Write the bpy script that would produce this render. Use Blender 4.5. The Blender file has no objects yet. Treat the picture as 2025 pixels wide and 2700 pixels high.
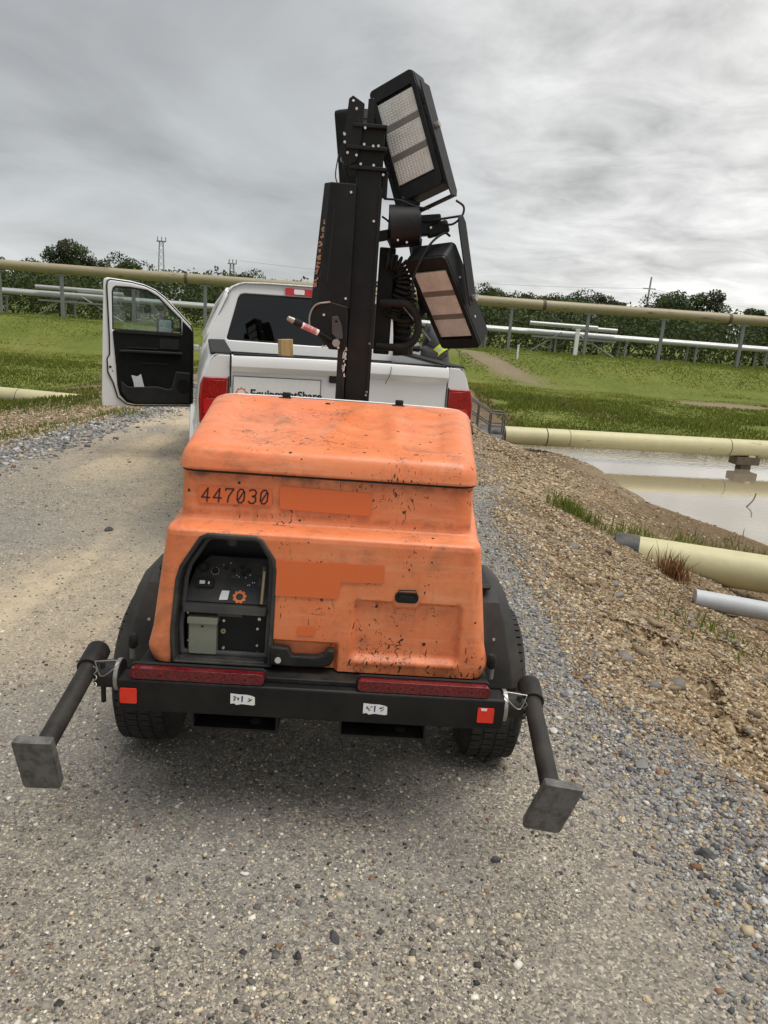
import bpy, bmesh, math, random
import numpy as np
from mathutils import Vector, Matrix, Quaternion

random.seed(7)
RNG = np.random.default_rng(11)
scene = bpy.context.scene
COL = scene.collection
R = math.radians

# ------------------------------------------------------------------ camera
CAM_H, PITCH, ROLL = 1.65, R(14.4), R(4.2)
fwd = Vector((0, math.cos(PITCH), -math.sin(PITCH)))
up0 = Vector((0, math.sin(PITCH), math.cos(PITCH)))
rt0 = Vector((1, 0, 0))
rt = rt0 * math.cos(ROLL) + up0 * math.sin(ROLL)
up = up0 * math.cos(ROLL) - rt0 * math.sin(ROLL)
cam_data = bpy.data.cameras.new("camera")
cam = bpy.data.objects.new("camera", cam_data)
COL.objects.link(cam)
cam.matrix_world = Matrix(((rt.x, up.x, -fwd.x, 0), (rt.y, up.y, -fwd.y, 0), (rt.z, up.z, -fwd.z, CAM_H), (0, 0, 0, 1)))
cam_data.sensor_fit = 'HORIZONTAL'
cam_data.sensor_width = 36
cam_data.lens = 36 * 1950 / 2025
cam_data.clip_start = 0.05
cam_data.clip_end = 3000
scene.camera = cam

# ------------------------------------------------------------------ sky, sun, exposure
SUN_EL, SUN_AZ = R(74), R(112)          # azimuth measured from +Y towards +X
world = bpy.data.worlds.new("World")
scene.world = world
world.use_nodes = True
wt = world.node_tree
wt.nodes.clear()


def node(nt, typ, **kw):
    n = nt.nodes.new(typ)
    for k, v in kw.items():
        if k.startswith('i_'):
            key = k[2:]
            sock = n.inputs[int(key)] if key.isdigit() else n.inputs[key.replace('_', ' ')]
            if hasattr(v, 'is_output'):
                nt.links.new(v, sock)
            else:
                sock.default_value = v
        else:
            setattr(n, k, v)
    return n


def math_n(nt, op, a, b=0.0, c=None, clamp=False):
    n = nt.nodes.new('ShaderNodeMath')
    n.operation = op
    n.use_clamp = clamp
    for i, v in enumerate((a, b, c)):
        if v is None:
            continue
        if hasattr(v, 'is_output'):
            nt.links.new(v, n.inputs[i])
        else:
            n.inputs[i].default_value = v
    return n.outputs[0]


def ramp(nt, fac, stops, interp='LINEAR'):
    n = nt.nodes.new('ShaderNodeValToRGB')
    n.color_ramp.interpolation = interp
    el = n.color_ramp.elements
    while len(el) < len(stops):
        el.new(0.5)
    for e, (p, c) in zip(el, stops):
        e.position = p
        e.color = (c, c, c, 1) if isinstance(c, (int, float)) else (*c, 1)
    nt.links.new(fac, n.inputs[0])
    return n.outputs[0]


def mixc(nt, fac, a, b, mode='MIX'):
    n = nt.nodes.new('ShaderNodeMix')
    n.data_type = 'RGBA'
    n.blend_type = mode
    n.clamp_factor = True
    for i, v in ((0, fac), (6, a), (7, b)):
        if hasattr(v, 'is_output'):
            nt.links.new(v, n.inputs[i])
        elif i == 0:
            n.inputs[i].default_value = v
        else:
            n.inputs[i].default_value = (*v, 1) if len(v) == 3 else v
    return n.outputs[2]


tc = node(wt, 'ShaderNodeTexCoord')
sky = node(wt, 'ShaderNodeTexSky')
sky.sky_type = 'NISHITA'
sky.sun_disc = False
sky.sun_elevation = SUN_EL
sky.sun_rotation = SUN_AZ
sep = node(wt, 'ShaderNodeSeparateXYZ', i_0=tc.outputs['Generated'])
zc = math_n(wt, 'MAXIMUM', sep.outputs[2], 0.0)
den = math_n(wt, 'ADD', zc, 0.16)
cx = math_n(wt, 'DIVIDE', sep.outputs[0], den)
cy = math_n(wt, 'DIVIDE', sep.outputs[1], den)
cvec = node(wt, 'ShaderNodeCombineXYZ', i_0=cx, i_1=cy, i_2=0.0)
n1 = node(wt, 'ShaderNodeTexNoise', i_Vector=cvec.outputs[0], i_Scale=0.75, i_Detail=7.0, i_Roughness=0.52, i_Distortion=0.6)
n2 = node(wt, 'ShaderNodeTexNoise', i_Vector=cvec.outputs[0], i_Scale=2.6, i_Detail=8.0, i_Roughness=0.6, i_Distortion=0.4)
big = ramp(wt, n1.outputs[0], [(0.30, 0.0), (0.70, 1.0)])
fine = ramp(wt, n2.outputs[0], [(0.30, 0.0), (0.72, 1.0)])
# brightening of the cloud deck around the hidden sun
sdir = Vector((math.sin(R(62)) * math.cos(R(26)), math.cos(R(62)) * math.cos(R(26)), math.sin(R(26))))
dot = node(wt, 'ShaderNodeVectorMath', operation='DOT_PRODUCT', i_0=tc.outputs['Generated'], i_1=tuple(sdir))
glow = ramp(wt, dot.outputs['Value'], [(0.36, 0.0), (0.70, 0.62), (0.92, 1.0)], 'EASE')
v = math_n(wt, 'MULTIPLY_ADD', big, 0.27, 0.255)
hz = ramp(wt, zc, [(0.0, 1.0), (0.22, 0.45), (0.45, 0.0)], 'EASE')
v = math_n(wt, 'MULTIPLY_ADD', hz, 0.16, v)
fg = math_n(wt, 'MULTIPLY', math_n(wt, 'MULTIPLY_ADD', fine, 0.85, 0.08), glow)
v = math_n(wt, 'MULTIPLY_ADD', fg, 0.85, v)
cl_tint = mixc(wt, glow, (0.955, 0.985, 1.0), (1.0, 0.975, 0.93))
vcol = node(wt, 'ShaderNodeCombineColor', i_0=v, i_1=v, i_2=v)
ccol = mixc(wt, 1.0, vcol.outputs[0], cl_tint, 'MULTIPLY')
bg_sky = node(wt, 'ShaderNodeBackground', i_Color=sky.outputs[0], i_Strength=0.06)
bg_cl = node(wt, 'ShaderNodeBackground', i_Color=ccol, i_Strength=0.59)
mixs = node(wt, 'ShaderNodeMixShader', i_0=0.93, i_1=bg_sky.outputs[0], i_2=bg_cl.outputs[0])
wo = node(wt, 'ShaderNodeOutputWorld', i_Surface=mixs.outputs[0])

sun_data = bpy.data.lights.new("sun", 'SUN')
sun_data.energy = 1.5
sun_data.angle = R(45)
sun_data.color = (1.0, 0.96, 0.9)
sun = bpy.data.objects.new("sun", sun_data)
COL.objects.link(sun)
sv = Vector((math.sin(SUN_AZ) * math.cos(SUN_EL), math.cos(SUN_AZ) * math.cos(SUN_EL), math.sin(SUN_EL)))
sun.rotation_euler = (-sv).to_track_quat('-Z', 'Y').to_euler()
sun.location = sv * 30

scene.view_settings.view_transform = 'Standard'
scene.view_settings.look = 'None'
scene.view_settings.exposure = 0.92
scene.view_settings.gamma = 1.0
scene.view_settings.use_curve_mapping = False
scene.render.engine = 'CYCLES'
scene.cycles.max_bounces = 6
scene.cycles.transparent_max_bounces = 12
scene.cycles.use_denoising = True

# ------------------------------------------------------------------ helpers
class MB:
    """collects shapes; build() links them as one mesh object"""
    def __init__(self):
        self.v = []
        self.f = []

    def add(self, vs, fs):
        o = len(self.v)
        self.v += [tuple(p) for p in vs]
        self.f += [tuple(i + o for i in q) for q in fs]
        return self

    def box(self, c, s, rot=None):
        hx, hy, hz_ = s[0] / 2, s[1] / 2, s[2] / 2
        vs = [Vector((sx * hx, sy * hy, sz * hz_)) for sx in (-1, 1) for sy in (-1, 1) for sz in (-1, 1)]
        if rot is not None:
            M = rot if isinstance(rot, Matrix) else Matrix.Rotation(rot, 3, 'Z')
            vs = [M @ p for p in vs]
        vs = [p + Vector(c) for p in vs]
        return self.add(vs, [(0, 1, 3, 2), (4, 6, 7, 5), (0, 4, 5, 1), (2, 3, 7, 6), (0, 2, 6, 4), (1, 5, 7, 3)])

    def b2(self, x0, x1, y0, y1, z0, z1):
        return self.box(((x0 + x1) / 2, (y0 + y1) / 2, (z0 + z1) / 2), (abs(x1 - x0), abs(y1 - y0), abs(z1 - z0)))

    def tube(self, pts, r, n=10, cap=True, closed=False):
        pts = [Vector(p) for p in pts]
        m = len(pts)
        rs = r if isinstance(r, (list, tuple)) else [r] * m
        tan = []
        for i in range(m):
            if closed:
                t = pts[(i + 1) % m] - pts[(i - 1) % m]
            else:
                t = pts[min(i + 1, m - 1)] - pts[max(i - 1, 0)]
            tan.append(t.normalized())
        nrm = tan[0].orthogonal().normalized()
        vs = []
        for i in range(m):
            if i:
                ax = tan[i - 1].cross(tan[i])
                if ax.length > 1e-8:
                    nrm = Quaternion(ax.normalized(), tan[i - 1].angle(tan[i])) @ nrm
            bn = tan[i].cross(nrm).normalized()
            for k in range(n):
                a = 2 * math.pi * k / n
                vs.append(pts[i] + (nrm * math.cos(a) + bn * math.sin(a)) * rs[i])
        fs = []
        for i in range(m if closed else m - 1):
            j = (i + 1) % m
            for k in range(n):
                fs.append((i * n + k, i * n + (k + 1) % n, j * n + (k + 1) % n, j * n + k))
        if cap and not closed:
            fs.append(tuple(reversed(range(n))))
            fs.append(tuple(range((m - 1) * n, m * n)))
        return self.add(vs, fs)

    def cyl(self, a, b, r, n=16):
        return self.tube([a, b], r, n)

    def lathe(self, prof, origin=(0, 0, 0), axis='X', n=28):
        """prof: (radius, along) pairs"""
        vs, fs = [], []
        o = Vector(origin)
        for (rr, al) in prof:
            for k in range(n):
                a = 2 * math.pi * k / n
                c, s = rr * math.cos(a), rr * math.sin(a)
                p = {'X': (al, c, s), 'Y': (c, al, s), 'Z': (c, s, al)}[axis]
                vs.append(o + Vector(p))
        for i in range(len(prof) - 1):
            for k in range(n):
                fs.append((i * n + k, i * n + (k + 1) % n, (i + 1) * n + (k + 1) % n, (i + 1) * n + k))
        return self.add(vs, fs)

    def plate(self, outer, holes, th, M):
        """flat outline with holes in (a, b), extruded 0..th along c; M maps (a, b, c)"""
        bm = bmesh.new()
        loops = [outer] + list(holes)
        edges, rings = [], []
        for lp in loops:
            vs = [bm.verts.new((a, b, 0)) for a, b in lp]
            es = [bm.edges.new((vs[i], vs[(i + 1) % len(vs)])) for i in range(len(vs))]
            edges += es
            rings.append(vs)
        bmesh.ops.triangle_fill(bm, edges=edges, use_beauty=True, use_dissolve=False, normal=(0, 0, 1))
        bm.verts.index_update()
        vs = [v.co.copy() for v in bm.verts]
        fs = [tuple(v.index for v in f.verts) for f in bm.faces]
        n = len(vs)
        V = [M @ Vector((p.x, p.y, th)) for p in vs] + [M @ Vector((p.x, p.y, 0)) for p in vs]
        F = list(fs) + [tuple(i + n for i in reversed(q)) for q in fs]
        for ring in rings:
            idx = [v.index for v in ring]
            for i in range(len(idx)):
                a, b = idx[i], idx[(i + 1) % len(idx)]
                F.append((a, b, b + n, a + n))
        bm.free()
        return self.add(V, F)

    def build(self, name, mat, parent=None, smooth=True, bevel=0.0, seg=2, angle=35, fix=True):
        me = bpy.data.meshes.new(name)
        me.from_pydata(self.v, [], self.f)
        me.validate()
        if fix:
            bm = bmesh.new()
            bm.from_mesh(me)
            bmesh.ops.recalc_face_normals(bm, faces=bm.faces)
            bm.to_mesh(me)
            bm.free()
        return link(name, me, mat, parent, smooth, bevel, seg, angle)


def link(name, me, mat, parent=None, smooth=True, bevel=0.0, seg=2, angle=35):
    o = bpy.data.objects.new(name, me)
    COL.objects.link(o)
    if mat is not None:
        me.materials.append(mat)
    if smooth:
        me.shade_smooth()
        me.set_sharp_from_angle(angle=R(angle))
    if bevel > 0:
        m = o.modifiers.new('bevel', 'BEVEL')
        m.width = bevel
        m.segments = seg
        m.limit_method = 'ANGLE'
        m.angle_limit = R(40)
        m.harden_normals = False
    if parent is not None:
        o.parent = parent
    return o


def np_mesh(name, V, F, mat, parent=None, smooth=False, col=None, angle=None):
    """fast mesh from arrays; F is (n, k)"""
    me = bpy.data.meshes.new(name)
    V = np.asarray(V, np.float32)
    F = np.asarray(F, np.int32)
    me.vertices.add(len(V))
    me.vertices.foreach_set('co', V.ravel())
    k = F.shape[1]
    me.loops.add(F.size)
    me.loops.foreach_set('vertex_index', F.ravel())
    me.polygons.add(len(F))
    me.polygons.foreach_set('loop_start', np.arange(0, F.size, k, dtype=np.int32))
    me.polygons.foreach_set('loop_total', np.full(len(F), k, np.int32))
    me.update(calc_edges=True)
    if col is not None:
        for nm, c in (col.items() if isinstance(col, dict) else (('Col', col),)):
            at = me.color_attributes.new(nm, 'FLOAT_COLOR', 'POINT')
            c4 = np.ones((len(V), 4), np.float32)
            c4[:, :3] = c
            at.data.foreach_set('color', c4.ravel())
    o = bpy.data.objects.new(name, me)
    COL.objects.link(o)
    me.materials.append(mat)
    if smooth:
        me.shade_smooth()
        if angle:
            me.set_sharp_from_angle(angle=R(angle))
    if parent is not None:
        o.parent = parent
    return o


def tag(o, label=None, cat=None, group=None, kind=None):
    for k, v_ in (('label', label), ('category', cat), ('group', group), ('kind', kind)):
        if v_:
            o[k] = v_
    return o


def empty(name, loc=(0, 0, 0), rz=0.0, label=None, cat=None, group=None):
    o = bpy.data.objects.new(name, None)
    COL.objects.link(o)
    o.location = loc
    o.rotation_euler = (0, 0, rz)
    o.empty_display_size = 0.1
    return tag(o, label, cat, group)


def rrect(x0, x1, z0, z1, r, n=5):
    pts = []
    for cx_, cz_, a0 in ((x1 - r, z0 + r, -90), (x1 - r, z1 - r, 0), (x0 + r, z1 - r, 90), (x0 + r, z0 + r, 180)):
        for k in range(n + 1):
            a = R(a0 + 90 * k / n)
            pts.append((cx_ + r * math.cos(a), cz_ + r * math.sin(a)))
    return pts


def circle(cx_, cz_, r, n=16):
    return [(cx_ + r * math.cos(2 * math.pi * k / n), cz_ + r * math.sin(2 * math.pi * k / n)) for k in range(n)]


def spline(pts, n=8):
    """Catmull-Rom through pts"""
    P = [Vector(p) for p in pts]
    P = [P[0] * 2 - P[1]] + P + [P[-1] * 2 - P[-2]]
    out = []
    for i in range(1, len(P) - 2):
        for k in range(n):
            t = k / n
            a, b, c, d = P[i - 1], P[i], P[i + 1], P[i + 2]
            out.append(0.5 * ((2 * b) + (c - a) * t + (2 * a - 5 * b + 4 * c - d) * t * t + (3 * b - a - 3 * c + d) * t ** 3))
    out.append(P[-2])
    return out


def helix(path, rad, turns, n_per=10):
    """points of a coil wound round a path"""
    path = spline(path, 10)
    L = len(path)
    out = []
    total = int(turns * n_per)
    nrm = None
    for i in range(total + 1):
        t = i / total * (L - 1)
        k = min(int(t), L - 2)
        p = path[k].lerp(path[k + 1], t - k)
        tg = (path[k + 1] - path[k]).normalized()
        if nrm is None:
            nrm = tg.orthogonal().normalized()
        nrm = (nrm - tg * nrm.dot(tg)).normalized()
        bn = tg.cross(nrm)
        a = 2 * math.pi * i / n_per
        out.append(p + (nrm * math.cos(a) + bn * math.sin(a)) * rad)
    return out


_lat = {}


def vnoise(x, y, scale, seed=0):
    """smooth value noise 0..1 on arrays"""
    if seed not in _lat:
        _lat[seed] = np.random.default_rng(seed + 100).random((256, 256))
    L = _lat[seed]
    x = np.asarray(x, float) / scale + 1000.3
    y = np.asarray(y, float) / scale + 1000.7
    xi, yi = np.floor(x).astype(int), np.floor(y).astype(int)
    fx, fy = x - xi, y - yi
    fx, fy = fx * fx * (3 - 2 * fx), fy * fy * (3 - 2 * fy)
    a = L[xi % 256, yi % 256]
    b = L[(xi + 1) % 256, yi % 256]
    c = L[xi % 256, (yi + 1) % 256]
    d = L[(xi + 1) % 256, (yi + 1) % 256]
    return (a * (1 - fx) + b * fx) * (1 - fy) + (c * (1 - fx) + d * fx) * fy


def fbm(x, y, scale, seed=0, oct=4):
    s, a, t = 0, 1.0, 0
    for i in range(oct):
        s = s + a * vnoise(x, y, scale / 2 ** i, seed + i)
        t += a
        a *= 0.5
    return s / t


def sstep(a, b, x):
    t = np.clip((np.asarray(x, float) - a) / (b - a), 0, 1)
    return t * t * (3 - 2 * t)

# ------------------------------------------------------------------ materials
def new_mat(name):
    m = bpy.data.materials.new(name)
    m.use_nodes = True
    nt = m.node_tree
    bs = nt.nodes['Principled BSDF']
    return m, nt, bs


def coords(nt, kind='Object'):
    return nt.nodes.new('ShaderNodeTexCoord').outputs[kind]


def setin(nt, bs, key, v):
    s = bs.inputs[key]
    if hasattr(v, 'is_output'):
        nt.links.new(v, s)
    else:
        s.default_value = (*v, 1) if isinstance(v, tuple) and len(v) == 3 else v


def bump(nt, bs, h, strength=0.3, dist=0.01):
    b = node(nt, 'ShaderNodeBump', i_Strength=strength, i_Distance=dist, i_Height=h)
    nt.links.new(b.outputs[0], bs.inputs['Normal'])


def worn(name, base, rough=0.5, metal=0.0, dust=(0.30, 0.26, 0.20), dust_amt=0.25, scale=6.0, spec=0.5, var=0.15, bumpy=0.15, coat=0.0):
    """painted / moulded surface with dust, blotches and fine grain"""
    m, nt, bs = new_mat(name)
    c = coords(nt)
    a = node(nt, 'ShaderNodeTexNoise', i_Vector=c, i_Scale=scale, i_Detail=8.0, i_Roughness=0.65)
    b = node(nt, 'ShaderNodeTexNoise', i_Vector=c, i_Scale=scale * 14, i_Detail=4.0, i_Roughness=0.6)
    f = ramp(nt, a.outputs[0], [(0.42, 0.0), (0.72, 1.0)])
    f = math_n(nt, 'MULTIPLY', f, dust_amt)
    dk = tuple(x * (1 - var) for x in base)
    lt = tuple(min(1, x * (1 + var)) for x in base)
    col = mixc(nt, b.outputs[0], dk, lt)
    col = mixc(nt, f, col, dust)
    setin(nt, bs, 'Base Color', col)
    setin(nt, bs, 'Roughness', math_n(nt, 'MULTIPLY_ADD', a.outputs[0], 0.3, rough - 0.15, clamp=True))
    setin(nt, bs, 'Metallic', metal)
    setin(nt, bs, 'Specular IOR Level', spec)
    setin(nt, bs, 'Coat Weight', coat)
    if bumpy:
        bump(nt, bs, b.outputs[0], bumpy, 0.002)
    return m


M = {}
M['black'] = worn('black_paint', (0.007, 0.0075, 0.008), 0.5, dust_amt=0.05, scale=5, spec=0.3)
M['black_dusty'] = worn('dusty_black_steel', (0.011, 0.011, 0.011), 0.6, dust_amt=0.13, scale=7, spec=0.35)
M['plastic'] = worn('black_plastic', (0.010, 0.0105, 0.011), 0.62, dust_amt=0.10, scale=9, spec=0.35)
M['fender'] = worn('grey_black_fender_plastic', (0.030, 0.030, 0.030), 0.62, dust_amt=0.16, scale=4, spec=0.35)
M['deep'] = worn('deep_black', (0.006, 0.006, 0.007), 0.7, dust_amt=0.05)
M['lampbody'] = worn('lamp_housing_black', (0.0075, 0.0085, 0.011), 0.5, dust_amt=0.06, scale=10, spec=0.3)
M['rubber'] = worn('tyre_rubber', (0.012, 0.012, 0.012), 0.8, dust_amt=0.25, dust=(0.17, 0.14, 0.11), scale=8)
M['steel'] = worn('dull_steel', (0.42, 0.41, 0.39), 0.42, metal=0.8, dust_amt=0.3, scale=20)
M['bolt'] = worn('bright_bolt', (0.75, 0.74, 0.70), 0.35, metal=0.5, dust_amt=0.1, scale=30)
M['pad'] = worn('galvanised_pad', (0.17, 0.168, 0.16), 0.55, metal=0.2, dust_amt=1.0, dust=(0.05, 0.043, 0.036), scale=30, bumpy=1.0, var=0.5)
M['inlet'] = worn('grey_green_inlet', (0.24, 0.245, 0.19), 0.5, dust_amt=0.15)
M['bay'] = worn('bay_grey_plastic', (0.055, 0.055, 0.055), 0.6, dust_amt=0.55, dust=(0.14, 0.13, 0.115), scale=9)
M['bay_dark'] = worn('bay_dark_plastic', (0.022, 0.022, 0.023), 0.6, dust_amt=0.2, scale=9)
M['white_paint'] = worn('white_paint', (0.86, 0.86, 0.85), 0.30, dust_amt=0.10, dust=(0.5, 0.46, 0.4), scale=3, var=0.01, bumpy=0.0, coat=0.4)
M['sticker'] = worn('white_sticker', (0.88, 0.88, 0.86), 0.5, dust_amt=0.1, scale=40, var=0.02)
M['ink'] = worn('dark_ink', (0.02, 0.02, 0.035), 0.6, dust_amt=0.0)
M['blue_ink'] = worn('blue_ink', (0.03, 0.03, 0.25), 0.6, dust_amt=0.0)
M['green_ink'] = worn('green_decal', (0.02, 0.12, 0.07), 0.6, dust_amt=0.0)
M['orange_ink'] = worn('orange_decal', (0.85, 0.22, 0.06), 0.55, dust_amt=0.1)
M['salmon'] = worn('faded_salmon_lettering', (0.52, 0.22, 0.14), 0.6, dust_amt=0.3, scale=30)
M['patch_orange'] = worn('smooth_orange_patch', (0.78, 0.165, 0.042), 0.5, dust_amt=0.05, scale=3, var=0.03, bumpy=0.03)
M['red_reflect'] = worn('red_reflector', (0.85, 0.035, 0.012), 0.3, dust_amt=0.12, scale=40)
M['wood'] = None
M['silver'] = worn('galvanised_pipe', (0.50, 0.51, 0.51), 0.4, metal=0.35, dust_amt=0.15, scale=1)
M['galv'] = worn('galvanised_steel', (0.24, 0.25, 0.25), 0.5, metal=0.3, dust_amt=0.3, scale=3)
M['rail'] = worn('weathered_grey_rail', (0.10, 0.10, 0.10), 0.6, dust_amt=0.3, scale=6)
M['far_steel'] = worn('far_tower_steel', (0.32, 0.34, 0.36), 0.6, dust_amt=0.0)
M['timber_dark'] = worn('wet_timber', (0.10, 0.075, 0.045), 0.7, dust_amt=0.3, scale=8, bumpy=0.5)
M['coverall'] = worn('grey_coverall', (0.075, 0.073, 0.075), 0.85, dust_amt=0.25, dust=(0.13, 0.125, 0.12), scale=9, bumpy=0.5)
M['hivis'] = worn('hi_vis_band', (0.72, 0.85, 0.06), 0.5, dust_amt=0.05)
M['hivis_grey'] = worn('silver_band', (0.6, 0.6, 0.58), 0.35, dust_amt=0.05)
M['skin'] = worn('skin', (0.45, 0.27, 0.19), 0.55, dust_amt=0.0, var=0.05)
def skin_mat():
    m, nt, bs = new_mat('skin_and_undershirt')
    z = node(nt, 'ShaderNodeSeparateXYZ', i_0=coords(nt)).outputs[2]
    setin(nt, bs, 'Base Color', mixc(nt, math_n(nt, 'GREATER_THAN', z, 1.605), (0.05, 0.05, 0.052), (0.45, 0.27, 0.19)))
    setin(nt, bs, 'Roughness', 0.6)
    return m


M['body'] = skin_mat()
M['hat'] = worn('hard_hat', (0.7, 0.7, 0.68), 0.4, dust_amt=0.1)
M['boot'] = worn('boot_leather', (0.06, 0.04, 0.025), 0.7, dust_amt=0.3)
M['interior'] = worn('dark_interior', (0.006, 0.0065, 0.007), 0.75, dust_amt=0.03, spec=0.2)
M['interior_grey'] = worn('grey_interior', (0.016, 0.017, 0.018), 0.7, dust_amt=0.06, spec=0.25)
M['paper'] = worn('white_paper', (0.72, 0.73, 0.76), 0.8, dust_amt=0.1, scale=30)
M['brass'] = worn('dull_brass', (0.45, 0.36, 0.22), 0.4, metal=0.6, dust_amt=0.3, scale=20)
M['mirror'] = worn('mirror_glass', (0.9, 0.9, 0.9), 0.16, metal=1.0, dust_amt=0.05, bumpy=0)


def orange_mat():
    m, nt, bs = new_mat('faded_orange_moulding')
    c = coords(nt)
    big = node(nt, 'ShaderNodeTexNoise', i_Vector=c, i_Scale=3.2, i_Detail=6.0, i_Roughness=0.6)
    mid = node(nt, 'ShaderNodeTexNoise', i_Vector=c, i_Scale=16.0, i_Detail=8.0, i_Roughness=0.7)
    base = mixc(nt, ramp(nt, big.outputs[0], [(0.3, 0.0), (0.7, 1.0)]), (0.82, 0.205, 0.070), (0.87, 0.295, 0.125))
    base = mixc(nt, ramp(nt, mid.outputs[0], [(0.45, 0.0), (0.75, 0.55)]), base, (0.64, 0.165, 0.055))
    # soft grey-brown grime
    gr = node(nt, 'ShaderNodeTexNoise', i_Vector=c, i_Scale=5.5, i_Detail=9.0, i_Roughness=0.72, i_Distortion=0.8)
    gm = ramp(nt, gr.outputs[0], [(0.53, 0.0), (0.74, 0.75)])
    base = mixc(nt, gm, base, (0.25, 0.105, 0.052))
    stm = node(nt, 'ShaderNodeMapping', i_Vector=c, i_Scale=(34.0, 34.0, 3.2))
    stn = node(nt, 'ShaderNodeTexNoise', i_Vector=stm.outputs[0], i_Scale=1.0, i_Detail=5.0, i_Roughness=0.6)
    stk = math_n(nt, 'MULTIPLY', ramp(nt, stn.outputs[0], [(0.56, 0.0), (0.74, 0.7)]), ramp(nt, big.outputs[0], [(0.42, 0.0), (0.62, 1.0)]))
    base = mixc(nt, stk, base, (0.36, 0.13, 0.055))
    # dirt with shade painted in, at the lid seam, step and sill
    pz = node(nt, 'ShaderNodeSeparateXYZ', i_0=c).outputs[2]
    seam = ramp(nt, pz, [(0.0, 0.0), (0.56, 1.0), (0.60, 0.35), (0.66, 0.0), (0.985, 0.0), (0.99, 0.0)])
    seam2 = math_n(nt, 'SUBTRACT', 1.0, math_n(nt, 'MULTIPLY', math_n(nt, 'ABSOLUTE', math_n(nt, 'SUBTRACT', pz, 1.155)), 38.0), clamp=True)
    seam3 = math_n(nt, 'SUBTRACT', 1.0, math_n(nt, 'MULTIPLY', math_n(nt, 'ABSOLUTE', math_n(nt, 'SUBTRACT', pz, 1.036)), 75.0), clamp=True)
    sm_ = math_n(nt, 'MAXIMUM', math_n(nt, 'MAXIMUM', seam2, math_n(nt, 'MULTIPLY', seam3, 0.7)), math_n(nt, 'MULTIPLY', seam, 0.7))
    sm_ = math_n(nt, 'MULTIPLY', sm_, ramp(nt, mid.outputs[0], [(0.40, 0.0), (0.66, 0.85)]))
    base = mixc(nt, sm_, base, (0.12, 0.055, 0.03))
    # sun-faded veil and directional rub marks
    fm_ = node(nt, 'ShaderNodeMapping', i_Vector=c, i_Scale=(5.0, 14.0, 40.0), i_Rotation=(0.0, 0.25, 0.1))
    fn = node(nt, 'ShaderNodeTexNoise', i_Vector=fm_.outputs[0], i_Scale=1.0, i_Detail=6.0, i_Roughness=0.65)
    base = mixc(nt, ramp(nt, fn.outputs[0], [(0.52, 0.0), (0.72, 0.32)]), base, (0.90, 0.50, 0.30))
    # black scuffs: small hard specks and short smears, in patches
    sc = node(nt, 'ShaderNodeMapping', i_Vector=c, i_Scale=(1.0, 1.0, 0.55))
    s1 = node(nt, 'ShaderNodeTexNoise', i_Vector=sc.outputs[0], i_Scale=62.0, i_Detail=3.0, i_Roughness=0.6, i_Distortion=1.5)
    pm = node(nt, 'ShaderNodeTexNoise', i_Vector=c, i_Scale=4.3, i_Detail=3.0, i_Roughness=0.6)
    th = math_n(nt, 'MULTIPLY_ADD', pm.outputs[0], 0.62, math_n(nt, 'SUBTRACT', s1.outputs[0], 0.15))
    spk = ramp(nt, th, [(0.808, 0.0), (0.845, 1.0)])
    v1 = node(nt, 'ShaderNodeTexVoronoi', i_Vector=c, i_Scale=26.0, i_Randomness=1.0)
    rnd = node(nt, 'ShaderNodeSeparateColor', i_0=v1.outputs['Color'])
    dotm = math_n(nt, 'MULTIPLY', math_n(nt, 'LESS_THAN', v1.outputs['Distance'], math_n(nt, 'MULTIPLY', rnd.outputs[1], 0.20)),
                  math_n(nt, 'GREATER_THAN', rnd.outputs[0], 0.86))
    spk = math_n(nt, 'MAXIMUM', spk, dotm)
    # long thin scratches
    w = node(nt, 'ShaderNodeMapping', i_Vector=c, i_Scale=(3.0, 26.0, 60.0), i_Rotation=(0.2, 0.1, 0.35))
    s2 = node(nt, 'ShaderNodeTexNoise', i_Vector=w.outputs[0], i_Scale=1.0, i_Detail=5.0, i_Roughness=0.7)
    scr = math_n(nt, 'MULTIPLY', ramp(nt, s2.outputs[0], [(0.63, 0.0), (0.67, 0.8)]), ramp(nt, pm.outputs[0], [(0.48, 0.0), (0.6, 1.0)]))
    spk = math_n(nt, 'MAXIMUM', spk, scr)
    col = mixc(nt, spk, base, (0.035, 0.024, 0.02))
    setin(nt, bs, 'Base Color', col)
    setin(nt, bs, 'Roughness', math_n(nt, 'MULTIPLY_ADD', mid.outputs[0], 0.3, 0.27))
    setin(nt, bs, 'Specular IOR Level', 0.55)
    bump(nt, bs, mid.outputs[0], 0.12, 0.004)
    return m


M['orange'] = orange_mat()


def wood_mat():
    m, nt, bs = new_mat('yellow_pine')
    c = coords(nt)
    mp = node(nt, 'ShaderNodeMapping', i_Vector=c, i_Scale=(22.0, 22.0, 2.0))
    n = node(nt, 'ShaderNodeTexNoise', i_Vector=mp.outputs[0], i_Scale=1.6, i_Detail=5.0, i_Roughness=0.6)
    setin(nt, bs, 'Base Color', ramp(nt, n.outputs[0], [(0.3, (0.42, 0.24, 0.09)), (0.7, (0.66, 0.45, 0.20))]))
    setin(nt, bs, 'Roughness', 0.7)
    return m


M['wood'] = wood_mat()


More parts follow.
